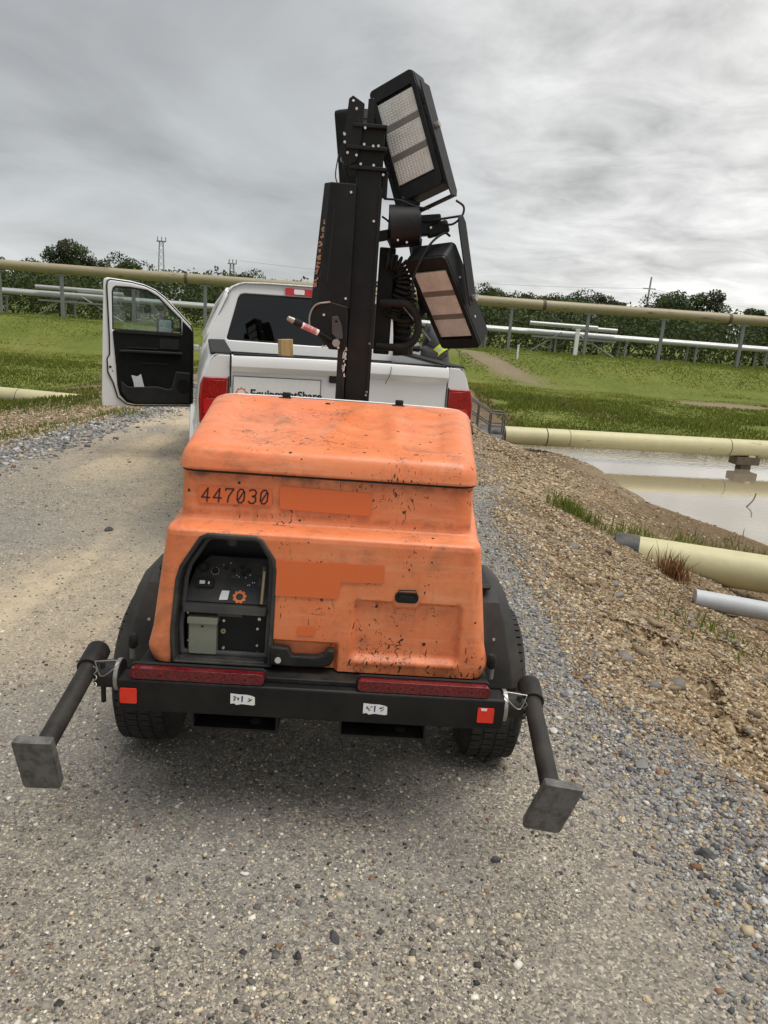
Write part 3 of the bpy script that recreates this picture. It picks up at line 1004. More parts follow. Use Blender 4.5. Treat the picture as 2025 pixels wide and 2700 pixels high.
M['rock_white'] = worn('pale_stone', (0.62, 0.60, 0.58), 0.7, dust_amt=0.25, scale=40, bumpy=0.6)
M['rock_dark'] = worn('dark_stone', (0.05, 0.052, 0.055), 0.75, dust_amt=0.3, scale=40, bumpy=0.6)
M['rock_grey'] = worn('grey_stone', (0.19, 0.19, 0.195), 0.75, dust_amt=0.3, scale=40, bumpy=0.6)
M['rock_tan'] = worn('tan_earth_clod', (0.30, 0.235, 0.15), 0.9, dust_amt=0.4, scale=18, bumpy=1.0)
M['rock_cream'] = worn('cream_stone', (0.62, 0.52, 0.33), 0.8, dust_amt=0.3, scale=40, bumpy=0.6)
for i, (nm, x, y, s, mk, lb) in enumerate([
    ('stone', 1.70, 2.75, (0.030, 0.020, 0.016), 'rock_white', 'white chunk of rock at the right edge of the gravel shoulder'),
    ('stone', -0.05, 1.68, (0.020, 0.011, 0.010), 'rock_dark', 'small black rock alone on the road in front of the bumper'),
    ('stone', 0.77, 1.55, (0.011, 0.010, 0.008), 'rock_cream', 'round cream pebble low on the road towards the right'),
    ('stone', 1.10, 2.63, (0.038, 0.026, 0.014), 'rock_grey', 'flat grey slab of rock on the right shoulder past the foot pad'),
    ('stone', 0.79, 2.84, (0.024, 0.018, 0.015), 'rock_white', 'pale grey stone on the road right of the right outrigger leg'),
    ('stone', -0.34, 1.89, (0.014, 0.008, 0.007), 'rock_white', 'small white chip on the road left of the middle'),
    ('stone', -2.05, 5.30, (0.035, 0.028, 0.022), 'rock_dark', 'dark round stone on the sandy wheel track left of the trailer'),
    ('stone', 0.92, 2.28, (0.014, 0.013, 0.011), 'rock_cream', 'cream pebble right of the right foot pad'),
    ('stone', 1.16, 2.13, (0.030, 0.020, 0.017), 'rock_dark', 'dark blue grey stone on the shoulder low at the right'),
    ('stone', 0.44, 2.03, (0.017, 0.012, 0.010), 'rock_dark', 'dark stone on the road below the right foot pad'),
]):
    rock(nm, x, y, s, M[mk], lb, i + 1)


# ------------------------------------------------------------------ grass
def blades(name, xs, ys, h, w, cols, lean=0.35):
    n = len(xs)
    z = height(xs, ys) - 0.01
    a = RNG.random(n) * 2 * np.pi
    la = RNG.random(n) * 2 * np.pi
    ll = RNG.random(n) * lean * h
    dx, dy = np.cos(a) * w, np.sin(a) * w
    mx, my = np.cos(la) * ll * 0.35, np.sin(la) * ll * 0.35
    b0 = np.stack([xs - dx, ys - dy, z], -1)
    b1 = np.stack([xs + dx, ys + dy, z], -1)
    m0 = np.stack([xs - dx * 0.7 + mx, ys - dy * 0.7 + my, z + h * 0.55], -1)
    m1 = np.stack([xs + dx * 0.7 + mx, ys + dy * 0.7 + my, z + h * 0.55], -1)
    t = np.stack([xs + np.cos(la) * ll, ys + np.sin(la) * ll, z + h], -1)
    Vv = np.stack([b0, b1, m1, m0, t], 1).reshape(-1, 3)
    base = (np.arange(n) * 5)[:, None, None]
    F = (np.array([(0, 1, 2), (0, 2, 3), (3, 2, 4)])[None] + base).reshape(-1, 3)
    return np_mesh(name, Vv, F, M['blade'], col=np.repeat(cols, 5, 0))


GRASS = [(0.125, 0.17, 0.024), (0.165, 0.205, 0.034), (0.21, 0.235, 0.048), (0.25, 0.24, 0.07), (0.10, 0.13, 0.026)]


def meadow(name, x0, x1, y0, y1, n, label, hmin, hmax):
    ys = ypow(n, y0, y1, 0.9)
    xs = x0 + (x1 - x0) * RNG.random(n)
    xl, xr = road_edges(ys)
    z = height(xs, ys)
    den = fbm(xs, ys, 2.2, 120)
    m1 = np.exp(-(((xs - 15.5) / 2.6) ** 2 + ((ys - 35) / 1.8) ** 2)) + np.exp(-(((xs - 6.2 + (ys - 41) * 0.6) / 1.0) ** 2 + ((ys - 42) / 3.6) ** 2))
    keep = (z > WATER_Z - 0.05) & ((xs > xr + 2.0) | (xs < xl - 1.6)) & (den > 0.26) & (m1 < 0.5)
    keep &= ~((xs > 0) & (ys < 19.6))
    xs, ys, z = xs[keep], ys[keep], z[keep]
    n = len(xs)
    tall = fbm(xs, ys, 3.0, 130)
    h = (hmin + (hmax - hmin) * np.clip((tall - 0.3) * 2.2, 0, 1)) * (0.6 + 0.8 * RNG.random(n))
    h = np.where(ys > 36, h * 0.5, h)
    c = palette(n, GRASS, [20, 30, 26, 12, 12], 0.22)
    # darker rushes in the wet ground, yellower on the dry rise
    wetm = sstep(0.52, 0.66, fbm(xs, ys, 4.0, 42) * 0.6 + 0.4 * fbm(xs, ys, 6.0, 140))[:, None]
    c = c * (1 - wetm) + wetm * c * np.array([0.72, 0.78, 0.85])
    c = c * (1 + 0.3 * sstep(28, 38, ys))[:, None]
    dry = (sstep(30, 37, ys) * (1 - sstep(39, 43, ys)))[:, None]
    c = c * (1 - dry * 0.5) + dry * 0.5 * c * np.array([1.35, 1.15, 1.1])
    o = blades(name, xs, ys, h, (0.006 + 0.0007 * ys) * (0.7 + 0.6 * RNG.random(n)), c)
    tag(o, label, 'grass', kind='stuff')


meadow('marsh_grass', 2.0, 42.0, 19.4, 52.0, 150000, 'green marsh grass right of the road up to the pipe racks', 0.04, 0.15)
meadow('marsh_grass', -46.0, -5.8, 13.0, 52.0, 150000, 'green marsh grass left of the road up to the pipe racks', 0.035, 0.13)


def tuft(x, y, r, n, h, label, cols=GRASS, wts=(20, 30, 20, 6, 10)):
    xs = x + RNG.normal(0, r, n)
    ys = y + RNG.normal(0, r, n)
    c = palette(n, cols, list(wts), 0.2)
    o = blades('grass_tuft', xs, ys, h * (0.5 + 0.8 * RNG.random(n)), 0.006 * (0.6 + 0.8 * RNG.random(n)), c, 0.7)
    tag(o, label, 'grass tuft', 'grass tufts on the banks', 'stuff')


tuft(2.16, 8.43, 0.13, 300, 0.16, 'bright green grass tuft on the right bank above the others')
tuft(2.42, 8.30, 0.13, 90, 0.15, 'small sparse grass tuft just right of the bright green one')
tuft(2.72, 8.20, 0.09, 70, 0.16, 'little grass tuft between the bright tuft and the near cream pipe')
tuft(3.15, 8.35, 0.20, 220, 0.16, 'grass tuft behind the black end wrap of the near cream pipe')
tuft(4.55, 9.50, 0.42, 420, 0.16, 'wide low grass patch behind the near cream pipe by the water')
tuft(2.95, 7.12, 0.09, 160, 0.24, 'dead rusty brown weed against the near cream pipe', [(0.20, 0.09, 0.035), (0.30, 0.16, 0.07), (0.12, 0.06, 0.03)], (4, 3, 3))
tuft(2.55, 5.15, 0.25, 130, 0.10, 'thin yellow green grass on the bank below the white pipe')
tuft(-4.75, 9.2, 0.35, 420, 0.07, 'grass patch along the left verge nearest the frame edge')
tuft(-4.75, 10.3, 0.35, 380, 0.07, 'grass patch along the left verge in the middle of the bank')
tuft(-4.25, 11.4, 0.30, 380, 0.08, 'grass patch on the left verge next to the open truck door')
tuft(-5.2, 13.6, 0.6, 600, 0.12, 'grass mound on the left bank behind the open door')

# ------------------------------------------------------------------ pipes beside the road
PIPE_GROUP = 'cream pipes crossing under the road'


def crossing_pipe(name, a, b, r, mat, label, group, rings=(), sleeve=None):
    root = empty(name, ((a[0] + b[0]) / 2, (a[1] + b[1]) / 2, (a[2] + b[2]) / 2 - r), 0, label, 'pipe', group)
    off = Vector(root.location)
    A, B = Vector(a) - off, Vector(b) - off
    d = (B - A).normalized()
    m = MB()
    m.tube([A, A.lerp(B, 0.33), A.lerp(B, 0.66), B], r, 28)
    m.build('barrel', mat, root)
    for t, w in rings:
        c = A + (B - A) * t
        MB().tube([c - d * w, c + d * w], r * 1.012, 28).build('joint_band', M['black_dusty'], root)
    if sleeve:
        MB().tube([A - d * 0.05, A + d * sleeve], r * 1.05, 28).build('end_wrap', M['sleeve'], root)
    return root


crossing_pipe('cream_pipe', (2.05, 16.78, -0.655), (20.0, 19.3, -0.66), 0.20, M['pipe_near'],
              'long cream pipe with black bands over the pond', PIPE_GROUP, ((0.085, 0.012), (0.115, 0.005), (0.335, 0.008)), 0.55)
crossing_pipe('cream_pipe', (2.62, 7.87, -0.62), (9.5, 5.75, -0.66), 0.20, M['pipe_near'],
              'near cream pipe with black wrapped end coming out of the bank', PIPE_GROUP, ((0.42, 0.006),), 0.20)
crossing_pipe('cream_pipe', (-6.6, 16.9, -0.66), (-16.0, 18.4, -0.66), 0.20, M['pipe_near'],
              'cream pipe half buried at the foot of the left bank', PIPE_GROUP, ((0.22, 0.006),))
crossing_pipe('white_pipe', (2.90, 6.43, -0.60), (8.5, 5.25, -0.87), 0.085, M['pvc'],
              'thin scuffed grey white pipe in front of the near cream pipe', None)

ps = empty('pipe_support', (8.55, 17.70, WATER_Z), R(8), 'dark timber block on a stub post holding the cream pipe above water', 'support')
MB().b2(-0.30, 0.30, -0.17, 0.17, 0.10, 0.29).build('timber_block', M['timber_dark'], ps, bevel=0.015)
MB().b2(-0.13, 0.13, -0.12, 0.12, -0.5, 0.10).build('stub_post', M['timber_dark'], ps, bevel=0.01)
MB().b2(0.0, 0.16, -0.176, 0.14, 0.29, 0.34).build('cream_wedge', M['pipe_near'], ps, bevel=0.006)

# branch lying in the water
br = MB()
br.tube(spline([(6.55, 13.2, WATER_Z - 0.03), (6.75, 13.35, WATER_Z + 0.10), (6.82, 13.42, WATER_Z + 0.22)], 5), 0.012, 6)
tag(br.build('stick', M['bark']), 'thin bent stick poking out of the pond near the pipe reflection', 'stick')

# ------------------------------------------------------------------ stair over the pipe
st = empty('steel_stair', (1.52, 15.0, float(height(1.52, 15.0))), R(-4), 'small grey steel crossover stair with handrails beside the pipe', 'stair')
st.scale = (0.72, 0.72, 0.78)
for i, (x, z) in enumerate(((0.0, 0.0), (0.22, -0.12), (0.44, -0.24))):
    MB().b2(x, x + 0.22, 0.0, 0.7, z - 0.03, z).build('tread', M['rail'], st)
MB().b2(0.66, 1.12, 0.0, 0.7, -0.40, -0.36).build('landing', M['rail'], st)
for y in (0.0, 0.7):
    for x, z0, z1 in ((0.0, -0.45, 0.62), (0.34, -0.6, 0.42), (0.70, -0.8, 0.26), (1.08, -0.95, 0.26)):
        MB().cyl((x, y, z0), (x, y, z1), 0.022, 8).build('post', M['rail'], st)
    MB().tube([(0.0, y, 0.62), (0.70, y, 0.26), (1.08, y, 0.26)], 0.022, 8).build('handrail', M['rail'], st)
    MB().tube([(0.0, y, 0.30), (0.70, y, -0.06), (1.08, y, -0.06)], 0.018, 8).build('midrail', M['rail'], st)
    MB().tube([(-0.05, y, 0.0), (0.66, y, -0.42), (1.10, y, -0.42)], 0.03, 6).build('stringer', M['rail'], st)

# ------------------------------------------------------------------ far pipe racks
PY, PZ = 49.0, 3.40
rack = empty('elevated_pipeline', (0, PY, 0), 0, 'long weathered cream pipeline raised on steel posts across the whole view', 'pipeline')
MB().tube([(x, 0, PZ - 0.0012 * x + 0.02 * math.sin(x)) for x in range(-90, 91, 10)], 0.31, 24).build('pipe', M['pipe_far'], rack)
for x in (-13.6, -30.0, 9.2, 21.0):
    MB().tube([(x - 0.10, 0, PZ - 0.0012 * x), (x + 0.10, 0, PZ - 0.0012 * x)], 0.33, 24).build('joint_band', M['timber_dark'], rack)
for x in (-40, -30.6, -25.6, -21.6, -17.0, -12.4, -8.0, 7.2, 12.1, 16.9, 22.0, 27.2, 33.0, 39.0):
    z0 = float(height(x, PY)) - 0.2
    MB().b2(x - 0.09, x + 0.09, -0.09, 0.09, z0, PZ - 0.33).build('post', M['galv'], rack)
    MB().b2(x - 0.3, x + 0.3, -0.12, 0.12, PZ - 0.39, PZ - 0.30).build('saddle', M['galv'], rack)

sy = 55.0
srack = empty('silver_pipe_rack', (0, sy, 0), 0, 'silver insulated pipes on low braced steel frames behind the cream pipeline', 'pipe rack')
for k, (dz, dy, r_) in enumerate(((0.0, -0.6, 0.17), (0.10, 0.1, 0.15), (0.0, 0.7, 0.14))):
    MB().tube([(x, dy, 1.72 + dz - 0.004 * x) for x in range(-90, 91, 15)], r_, 14).build('pipe', M['silver'], srack)
for cx_ in (-22.5, 12.5):
    for dz, x0, x1 in ((0.55, -3.2, 1.6), (0.45, -0.2, 3.0)):
        MB().cyl((cx_ + x0, -0.9, 1.75 + dz), (cx_ + x1, -0.9, 1.72 + dz), 0.15, 12).build('raised_pipe', M['silver'], srack)
    for s in (-1, 1):
        MB().cyl((cx_ - 0.4 + 0.5 * s, -1.0, 1.8), (cx_ + s * 3.4, -1.0, 0.1), 0.06, 6).build('brace', M['galv'], srack)
    MB().b2(cx_ - 3.0, cx_ + 3.0, -1.1, -0.8, 1.35, 1.47).build('beam', M['galv'], srack)
for x in range(-60, 61, 5):
    xx = x + 1.3
    z0 = float(height(xx, sy)) - 0.2
    for dy in (-0.8, 0.8):
        MB().b2(xx - 0.06, xx + 0.06, dy - 0.06, dy + 0.06, z0, 1.5).build('post', M['galv'], srack)
    MB().b2(xx - 0.08, xx + 0.08, -1.0, 1.0, 1.46, 1.56).build('crossbeam', M['galv'], srack)

# marker posts and a valve on the berm
for i, (x, y, h, w, lb) in enumerate(((6.9, 43.0, 0.75, 0.05, 'white marker post standing alone on the grass berm beside the dirt track'),
                                      (11.35, 48.2, 1.6, 0.12, 'white square post under the right hand raised silver pipes'),)):
    mp_ = empty('marker_post', (x, y, float(height(x, y))), 0, lb, 'post')
    MB().b2(-w, w, -w, w, -0.2, h).build('shaft', M['white_paint'], mp_, bevel=0.01)
    MB().b2(-w * 1.25, w * 1.25, -w * 1.25, w * 1.25, h, h + 0.06).build('cap', M['white_paint'], mp_, bevel=0.01)

# ------------------------------------------------------------------ trees
LEAFC = [(0.040, 0.060, 0.022), (0.058, 0.086, 0.028), (0.080, 0.112, 0.034), (0.115, 0.145, 0.05), (0.085, 0.09, 0.045)]


def crown_mesh(name, w, h, n, seed, blobs=26):
    rg = np.random.default_rng(seed)
    th = rg.random(blobs) * 2 * np.pi
    rr = np.sqrt(rg.random(blobs)) * w * 0.36
    zz = h * (0.12 + 0.78 * rg.random(blobs))
    rr = rr * (1.15 - 0.75 * np.abs(zz / h - 0.42))
    bc = np.stack([rr * np.cos(th), rr * np.sin(th), zz], -1)
    br_ = w * (0.10 + 0.13 * rg.random(blobs))
    k = rg.integers(0, blobs, n)
    d = rg.normal(0, 1, (n, 3))
    d /= np.linalg.norm(d, axis=1)[:, None]
    p = bc[k] + d * (br_[k] * (0.35 + 0.72 * rg.random(n) ** 0.5))[:, None] * np.array([1, 1, 0.8])
    s = 0.075 + 0.09 * rg.random(n)
    a1 = rg.normal(0, 1, (n, 3))
    a1 /= np.linalg.norm(a1, axis=1)[:, None]
    a2 = np.cross(a1, rg.normal(0, 1, (n, 3)))
    a2 /= np.linalg.norm(a2, axis=1)[:, None]
    a1, a2 = a1 * s[:, None], a2 * (s * 0.6)[:, None]
    Vv = np.stack([p - a1, p - a2, p + a1, p + a2], 1).reshape(-1, 3)
    F = np.arange(n * 4).reshape(-1, 4)
    tone = rg.choice(len(LEAFC), blobs, p=[.22, .28, .25, .12, .13])
    c = np.array(LEAFC)[tone][k] * (0.75 + 0.5 * rg.random((n, 1)))
    me = np_mesh(name, Vv, F, M['leaf'], col=np.repeat(c, 4, 0))
    return me, bc


def trunk_mb(h, bc, seed):
    rg = np.random.default_rng(seed)
    m = MB()
    lean = rg.normal(0, 0.25, 2)
    top = Vector((lean[0], lean[1], h))
    m.tube(spline([(0, 0, -0.4), (lean[0] * 0.2, lean[1] * 0.3, h * 0.35), (lean[0] * 0.7, lean[1] * 0.7, h * 0.7), top], 4), [0.2 - 0.13 * i / 12 for i in range(13)], 7)
    for b in bc[::2]:
        s = Vector((lean[0] * 0.4, lean[1] * 0.4, min(h * 0.55, max(0.5, b[2] * 0.4 + 0.6))))
        e = Vector(b)
        m.tube(spline([s, s.lerp(e, 0.5) + Vector((0, 0, 0.25)), e], 3), [0.08, 0.07, 0.06, 0.05, 0.04, 0.03, 0.02], 5)
    return m


protos = []
for i, (w, h, n) in enumerate(((6.0, 5.6, 8200), (5.0, 6.2, 7200), (7.0, 5.0, 9000), (4.2, 5.2, 5600), (5.6, 4.6, 7000))):
    crown, bc = crown_mesh('crown', w, h, n, 200 + i)
    bc = bc + np.array([0, 0, 1.0])
    tr = trunk_mb(1.0 + h * 0.75, bc, 300 + i).build('trunk', M['bark'])
    crown.location = (0, 0, 1.0)
    protos.append((crown, tr))
used_p = [False] * len(protos)


def tree(x, y, s, k, label, group, name='leafy_tree'):
    root = empty(name, (x, y, float(height(x, y)) - 0.1), random.random() * 6.28, label, 'tree', group)
    root.scale = (s, s, s * random.uniform(0.92, 1.1))
    for o in protos[k]:
        if used_p[k]:
            c = o.copy()
            COL.objects.link(c)
        else:
            c = o
        c.parent = root
    used_p[k] = True
    return root


LEFT = 'leafy green tree in the dense row left of the truck'
RIGHT = 'leafy green tree in the dense row right of the light mast'
tree(-35.5, 82, 1.15, 1, 'tallest round topped tree at the far left above the cream pipeline', None)
tree(15.2, 84, 1.08, 2, 'broad crowned tree rising above the pipeline just right of the lower floodlight', None)
tree(30.2, 88, 1.1, 0, 'bushy tree right in front of the utility pole', None)
for i in range(28):
    x = -54 + i * 1.95 + random.uniform(-1, 1)
    tree(x, 72 + random.uniform(0, 16), (0.66 + 0.34 * random.random()) * (1.0 if x < -14 else 0.88), i % 5, LEFT, 'tree line left of the truck')
for i in range(28):
    x = 2 + i * 2.05 + random.uniform(-1.2, 1.2)
    tree(x, 72 + random.uniform(0, 16), (0.68 + 0.36 * random.random()) * (1.0 if x > 7 else 0.75) * (0.86 if x > 33 else 1), (i + 2) % 5, RIGHT, 'tree line right of the mast')
for i in range(4):
    tree(-14 + i * 4.4, 92 + random.uniform(0, 8), 0.72, (i + 1) % 5, 'pale distant tree top showing behind the truck roof', 'far trees behind the truck')

# thicket at the foot of the tree line: one mass
n = 90000
xs = -60 + 120 * RNG.random(n)
ys = 62 + 12 * RNG.random(n) ** 1.4
hh = 1.6 + 4.2 * fbm(xs, ys, 5.0, 150)
zz = hh * RNG.random(n) ** 0.7 + height(xs, ys)
s = 0.08 + 0.11 * RNG.random(n)
a1 = RNG.normal(0, 1, (n, 3)); a1 /= np.linalg.norm(a1, axis=1)[:, None]
a2 = np.cross(a1, RNG.normal(0, 1, (n, 3))); a2 /= np.linalg.norm(a2, axis=1)[:, None]
p = np.stack([xs, ys, zz], -1)
a1, a2 = a1 * s[:, None], a2 * (s * 0.6)[:, None]
cc = palette(n, LEAFC, [22, 28, 25, 10, 13], 0.3) * (0.7 + 0.6 * fbm(xs, ys, 3.0, 155))[:, None]
o = np_mesh('undergrowth', np.stack([p - a1, p - a2, p + a1, p + a2], 1).reshape(-1, 3), np.arange(n * 4).reshape(-1, 4), M['leaf'], col=np.repeat(cc, 4, 0))
tag(o, 'dark green thicket filling the foot of the tree line', 'undergrowth', kind='stuff')


# ------------------------------------------------------------------ towers and the pole
def lattice(x, y, h, w, label):
    t = empty('lattice_tower', (x, y, 0), 0.4, label, 'tower', 'far lattice towers')
    for sx in (-1, 1):
        for sy_ in (-1, 1):
            MB().cyl((sx * w, sy_ * w, 0), (sx * w * 0.45, sy_ * w * 0.45, h), 0.09, 5).build('leg', M['far_steel'], t)
    k = int(h / 1.6)
    m = MB()
    for i in range(k):
        z0, z1 = h * i / k, h * (i + 1) / k
        w0, w1 = w * (1 - 0.55 * i / k), w * (1 - 0.55 * (i + 1) / k)
        m.cyl((-w0, -w0, z0), (w1, -w1, z1), 0.06, 4)
        m.cyl((w0, w0, z0), (-w1, w1, z1), 0.06, 4)
        m.cyl((-w0, w0, z0), (-w1, -w1, z1), 0.06, 4)
    m.build('bracing', M['far_steel'], t)
    MB().b2(-w * 1.1, w * 1.1, -w * 1.1, w * 1.1, h - 0.2, h).build('platform', M['far_steel'], t)
    for sx in (-1, 0, 1):
        MB().b2(sx * w - 0.12, sx * w + 0.12, -w * 1.2, -w * 0.9, h - 0.1, h + 0.9).build('antenna', M['far_steel'], t)


lattice(-62.1, 200, 17.6, 1.0, 'tallest far lattice tower with antennas above the left trees')
lattice(-43.8, 200, 13.4, 0.9, 'short far lattice tower just left of the truck roof')
lattice(-87.6, 200, 13.0, 1.3, 'faint lattice tower top beside the tallest left tree')

up_ = empty('utility_pole', (38.2, 120, 0), 0.1, 'lone utility pole with crossarms above the right trees', 'utility pole')
MB().tube([(0, 0, -0.5), (0.25, 0, 11.2)], [0.2, 0.13], 8).build('shaft', M['far_steel'], up_)
for z, w in ((9.4, 1.0), (6.3, 1.4)):
    MB().b2(-w + 0.2, w + 0.2, -0.08, 0.08, z, z + 0.14).build('crossarm', M['far_steel'], up_)
for z0, xx, z1, s in ((9.5, -62, 8.6, 0.9), (6.4, -62, 6.0, 0.7), (9.5, 44, 6.0, 0.5), (9.2, 44, 5.5, 0.5), (6.4, 44, 3.0, 0.4)):
    pts = [(xx * t, -3 * t, z0 + (z1 - z0) * t - 4 * s * t * (1 - t)) for t in np.linspace(0, 1, 14)]
    MB().tube(pts, 0.022, 4).build('wire', M['far_steel'], up_)

# ------------------------------------------------------------------ light tower trailer
TYAW = R(2)
TO = Vector((-0.18, 2.08, 0.0))
T = empty('light_tower_trailer', TO, TYAW, 'scuffed orange towable light tower with black mast, number 447030 and outrigger legs', 'light tower')


def w2t(p):
    """world point to trailer-local"""
    return Matrix.Rotation(-TYAW, 3, 'Z') @ (Vector(p) - TO)


def interp(z, tab):
    zs, vs = zip(*tab)
    return np.interp(z, zs, vs)


HW = [(0.555, 0.543), (0.60, 0.548), (0.66, 0.533), (0.82, 0.512), (0.985, 0.490), (0.994, 0.486), (1.006, 0.468), (1.014, 0.463), (1.18, 0.459)]
YB = [(0.555, 0.088), (0.975, 0.100), (0.988, 0.103), (0.994, 0.109), (0.998, 0.120), (1.004, 0.150), (1.008, 0.166), (1.013, 0.172), (1.022, 0.175), (1.18, 0.180)]
XC = 0.008


def sd_rrect(x, z, x0, x1, z0, z1, r):
    cx_, cz_ = (x0 + x1) / 2, (z0 + z1) / 2
    qx = np.abs(x - cx_) - (x1 - x0) / 2 + r
    qz = np.abs(z - cz_) - (z1 - z0) / 2 + r
    return np.hypot(np.maximum(qx, 0), np.maximum(qz, 0)) + np.minimum(np.maximum(qx, qz), 0) - r


OPEN = [(-0.449, 0.560), (-0.452, 0.66), (-0.437, 0.83), (-0.424, 0.875), (-0.368, 0.966), (-0.348, 0.976), (-0.205, 0.976), (-0.188, 0.968), (-0.150, 0.910), (-0.145, 0.88), (-0.150, 0.560)]


def in_poly(x, z, poly):
    c = np.zeros(np.shape(x), bool)
    n_ = len(poly)
    for i in range(n_):
        x0, z0 = poly[i]
        x1, z1 = poly[(i + 1) % n_]
        cond = (z0 > z) != (z1 > z)
        with np.errstate(divide='ignore', invalid='ignore'):
            xi = (x1 - x0) * (z - z0) / ((z1 - z0) if z1 != z0 else 1e-9) + x0
        c ^= cond & (x < xi)
    return c


def poly_offset(poly, d):
    """push a convex outline outwards by d"""
    n_ = len(poly)
    cx_ = sum(p[0] for p in poly) / n_
    cz_ = sum(p[1] for p in poly) / n_
    out = []
    for i in range(n_):
        a, b, c = Vector(poly[i - 1]), Vector(poly[i]), Vector(poly[(i + 1) % n_])
        def nrm(u, v_):
            t = (v_ - u).normalized()
            nn = Vector((t.y, -t.x))
            return nn if nn.dot(b - Vector((cx_, cz_))) > 0 else -nn
        n1_, n2_ = nrm(a, b), nrm(b, c)
        m_ = (n1_ + n2_).normalized()
        out.append(tuple(b + m_ * (d / max(0.4, m_.dot(n1_)))))
    return out


def body_shell():
    zs = np.concatenate([np.arange(0.555, 0.97, 0.0075), np.arange(0.97, 1.05, 0.002), np.arange(1.05, 1.181, 0.01)])
    back = np.linspace(-1, 1, 150)
    rows = []
    for z in zs:
        hw, yb = interp(z, HW), interp(z, YB)
        rc = 0.042
        if z < 0.60:
            k = (0.60 - z) / 0.045
            hw = hw - 0.012 * k * k
        pts = []
        for t in np.linspace(0, 1, 18)[:-1]:
            y = 1.12 + (yb + rc - 1.12) * t
            pts.append((-(hw + 0.10 * max(0, y - 0.2)) + XC, y, z))
        for a in np.linspace(0, 90, 9)[:-1]:
            pts.append((-hw + rc - rc * math.cos(R(a)) + XC, yb + rc - rc * math.sin(R(a)), z))
        for t in back:
            x = t * (hw - rc)
            pts.append((x + XC, yb, z))
        for a in np.linspace(90, 0, 9)[1:]:
            pts.append((hw - rc + rc * math.cos(R(a)) + XC, yb + rc - rc * math.sin(R(a)), z))
        for t in np.linspace(0, 1, 18)[1:]:
            y = yb + rc + (1.12 - yb - rc) * t
            pts.append((hw + 0.10 * max(0, y - 0.2) + XC, y, z))
        rows.append(pts)
    A = np.array(rows)
    X, Y, Z = A[..., 0], A[..., 1].copy(), A[..., 2]
    onback = (Y < 0.30) & (np.abs(X) < 0.50)
    sd = sd_rrect(X, Z, 0.112, 0.452, 0.604, 0.797, 0.02)
    notch = sd_rrect(X, Z, 0.235, 0.313, 0.780, 0.838, 0.012)
    sd = np.maximum(sd, -notch)
    rec = 0.020 * (1 - sstep(-0.010, 0.006, sd))
    # soft swelling lip under the recess
    lip = -0.006 * np.exp(-((Z - 0.592) / 0.010) ** 2) * sstep(0.09, 0.13, X) * (1 - sstep(0.44, 0.47, X))
    pk = sd_rrect(X, Z, -0.40, 0.066, 0.40, 0.648, 0.012)
    rec = rec + 0.022 * (1 - sstep(-0.010, 0.006, pk)) * (X > -0.16)
    warp = 0.0016 * (fbm(X * 10, Z * 10, 2.2, 160) - 0.5)
    Y = np.where(onback, Y + rec + lip + warp, Y + warp)
    Vv = np.stack([X, Y, Z], -1).reshape(-1, 3)
    nz, ns = A.shape[:2]
    id_ = np.arange(nz * ns).reshape(nz, ns)
    F = np.stack([id_[:-1, :-1], id_[:-1, 1:], id_[1:, 1:], id_[1:, :-1]], -1).reshape(-1, 4)
    cx_ = Vv[F].mean(1)
    hole = in_poly(cx_[:, 0], cx_[:, 2], OPEN) & (cx_[:, 1] < 0.2)
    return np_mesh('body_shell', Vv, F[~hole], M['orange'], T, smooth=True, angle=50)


body = body_shell()
# closing faces under and behind the shell
MB().b2(-0.50, 0.52, 0.30, 1.10, 0.54, 0.575).build('body_floor', M['black_dusty'], T)
MB().b2(-0.53, 0.545, 1.10, 1.13, 0.55, 1.19).build('front_panel', M['orange'], T, bevel=0.01)


# ---- control bay
AL = 0.028
BM = Matrix(((1, 0, 0, 0), (0, math.sin(AL), -math.cos(AL), 0.0725), (0, math.cos(AL), math.sin(AL), 0.0), (0, 0, 0, 1)))


def B(a, b, c):
    return BM @ Vector((a, b, c))


rim_out = poly_offset(OPEN, 0.011)
rim_in = poly_offset(OPEN, -0.003)
rim_out = [(a, max(b, 0.556)) for a, b in rim_out]
MB().plate(rim_out, [rim_in], 0.034, BM @ Matrix.Translation((0, 0, -0.028))).build('bay_rim', M['bay_dark'], T, bevel=0.004)
wall = MB()
nW = len(rim_in)
deep = [(a * 0.97 - 0.009, b) for a, b in rim_in]
wall.add([B(a, b, -0.01) for a, b in rim_in] + [B(a, b, -0.21) for a, b in deep], [(i, (i + 1) % nW, (i + 1) % nW + nW, i + nW) for i in range(nW)])
wall.add([B(a, b, -0.21) for a, b in deep], [tuple(range(nW))])
bay = wall.build('control_bay', M['bay_dark'], T, smooth=False)
# inner bevelled liner
lin = MB().plate(poly_offset(rim_in, 0.0), [poly_offset(rim_in, -0.017)], 0.02, BM @ Matrix.Translation((0, 0, -0.062)))
lin.build('bay_liner', M['bay'], bay, bevel=0.006)
# slanted control panel
p0, p1 = B(0, 0.742, -0.055), B(0, 0.868, -0.150)
pv = (p1 - p0)
pl = pv.length
pv.normalize()
pn = Vector((1, 0, 0)).cross(pv).normalized()
PMt = Matrix(((1, pv.x, pn.x, 0), (0, pv.y, pn.y, p0.y), (0, pv.z, pn.z, p0.z), (0, 0, 0, 1)))
panel = MB().plate([(-0.437, 0.0), (-0.165, 0.0), (-0.165, pl), (-0.37, pl), (-0.41, pl * 0.72)], [], 0.006, PMt).build('control_panel', M['bay_dark'], bay, bevel=0.001)


def on_panel(name, mk, pts_or_mb, z0=0.0065, th=0.002, **kw):
    return MB().plate(pts_or_mb, [], th, PMt @ Matrix.Translation((0, 0, z0))).build(name, M[mk], bay, smooth=False, **kw)


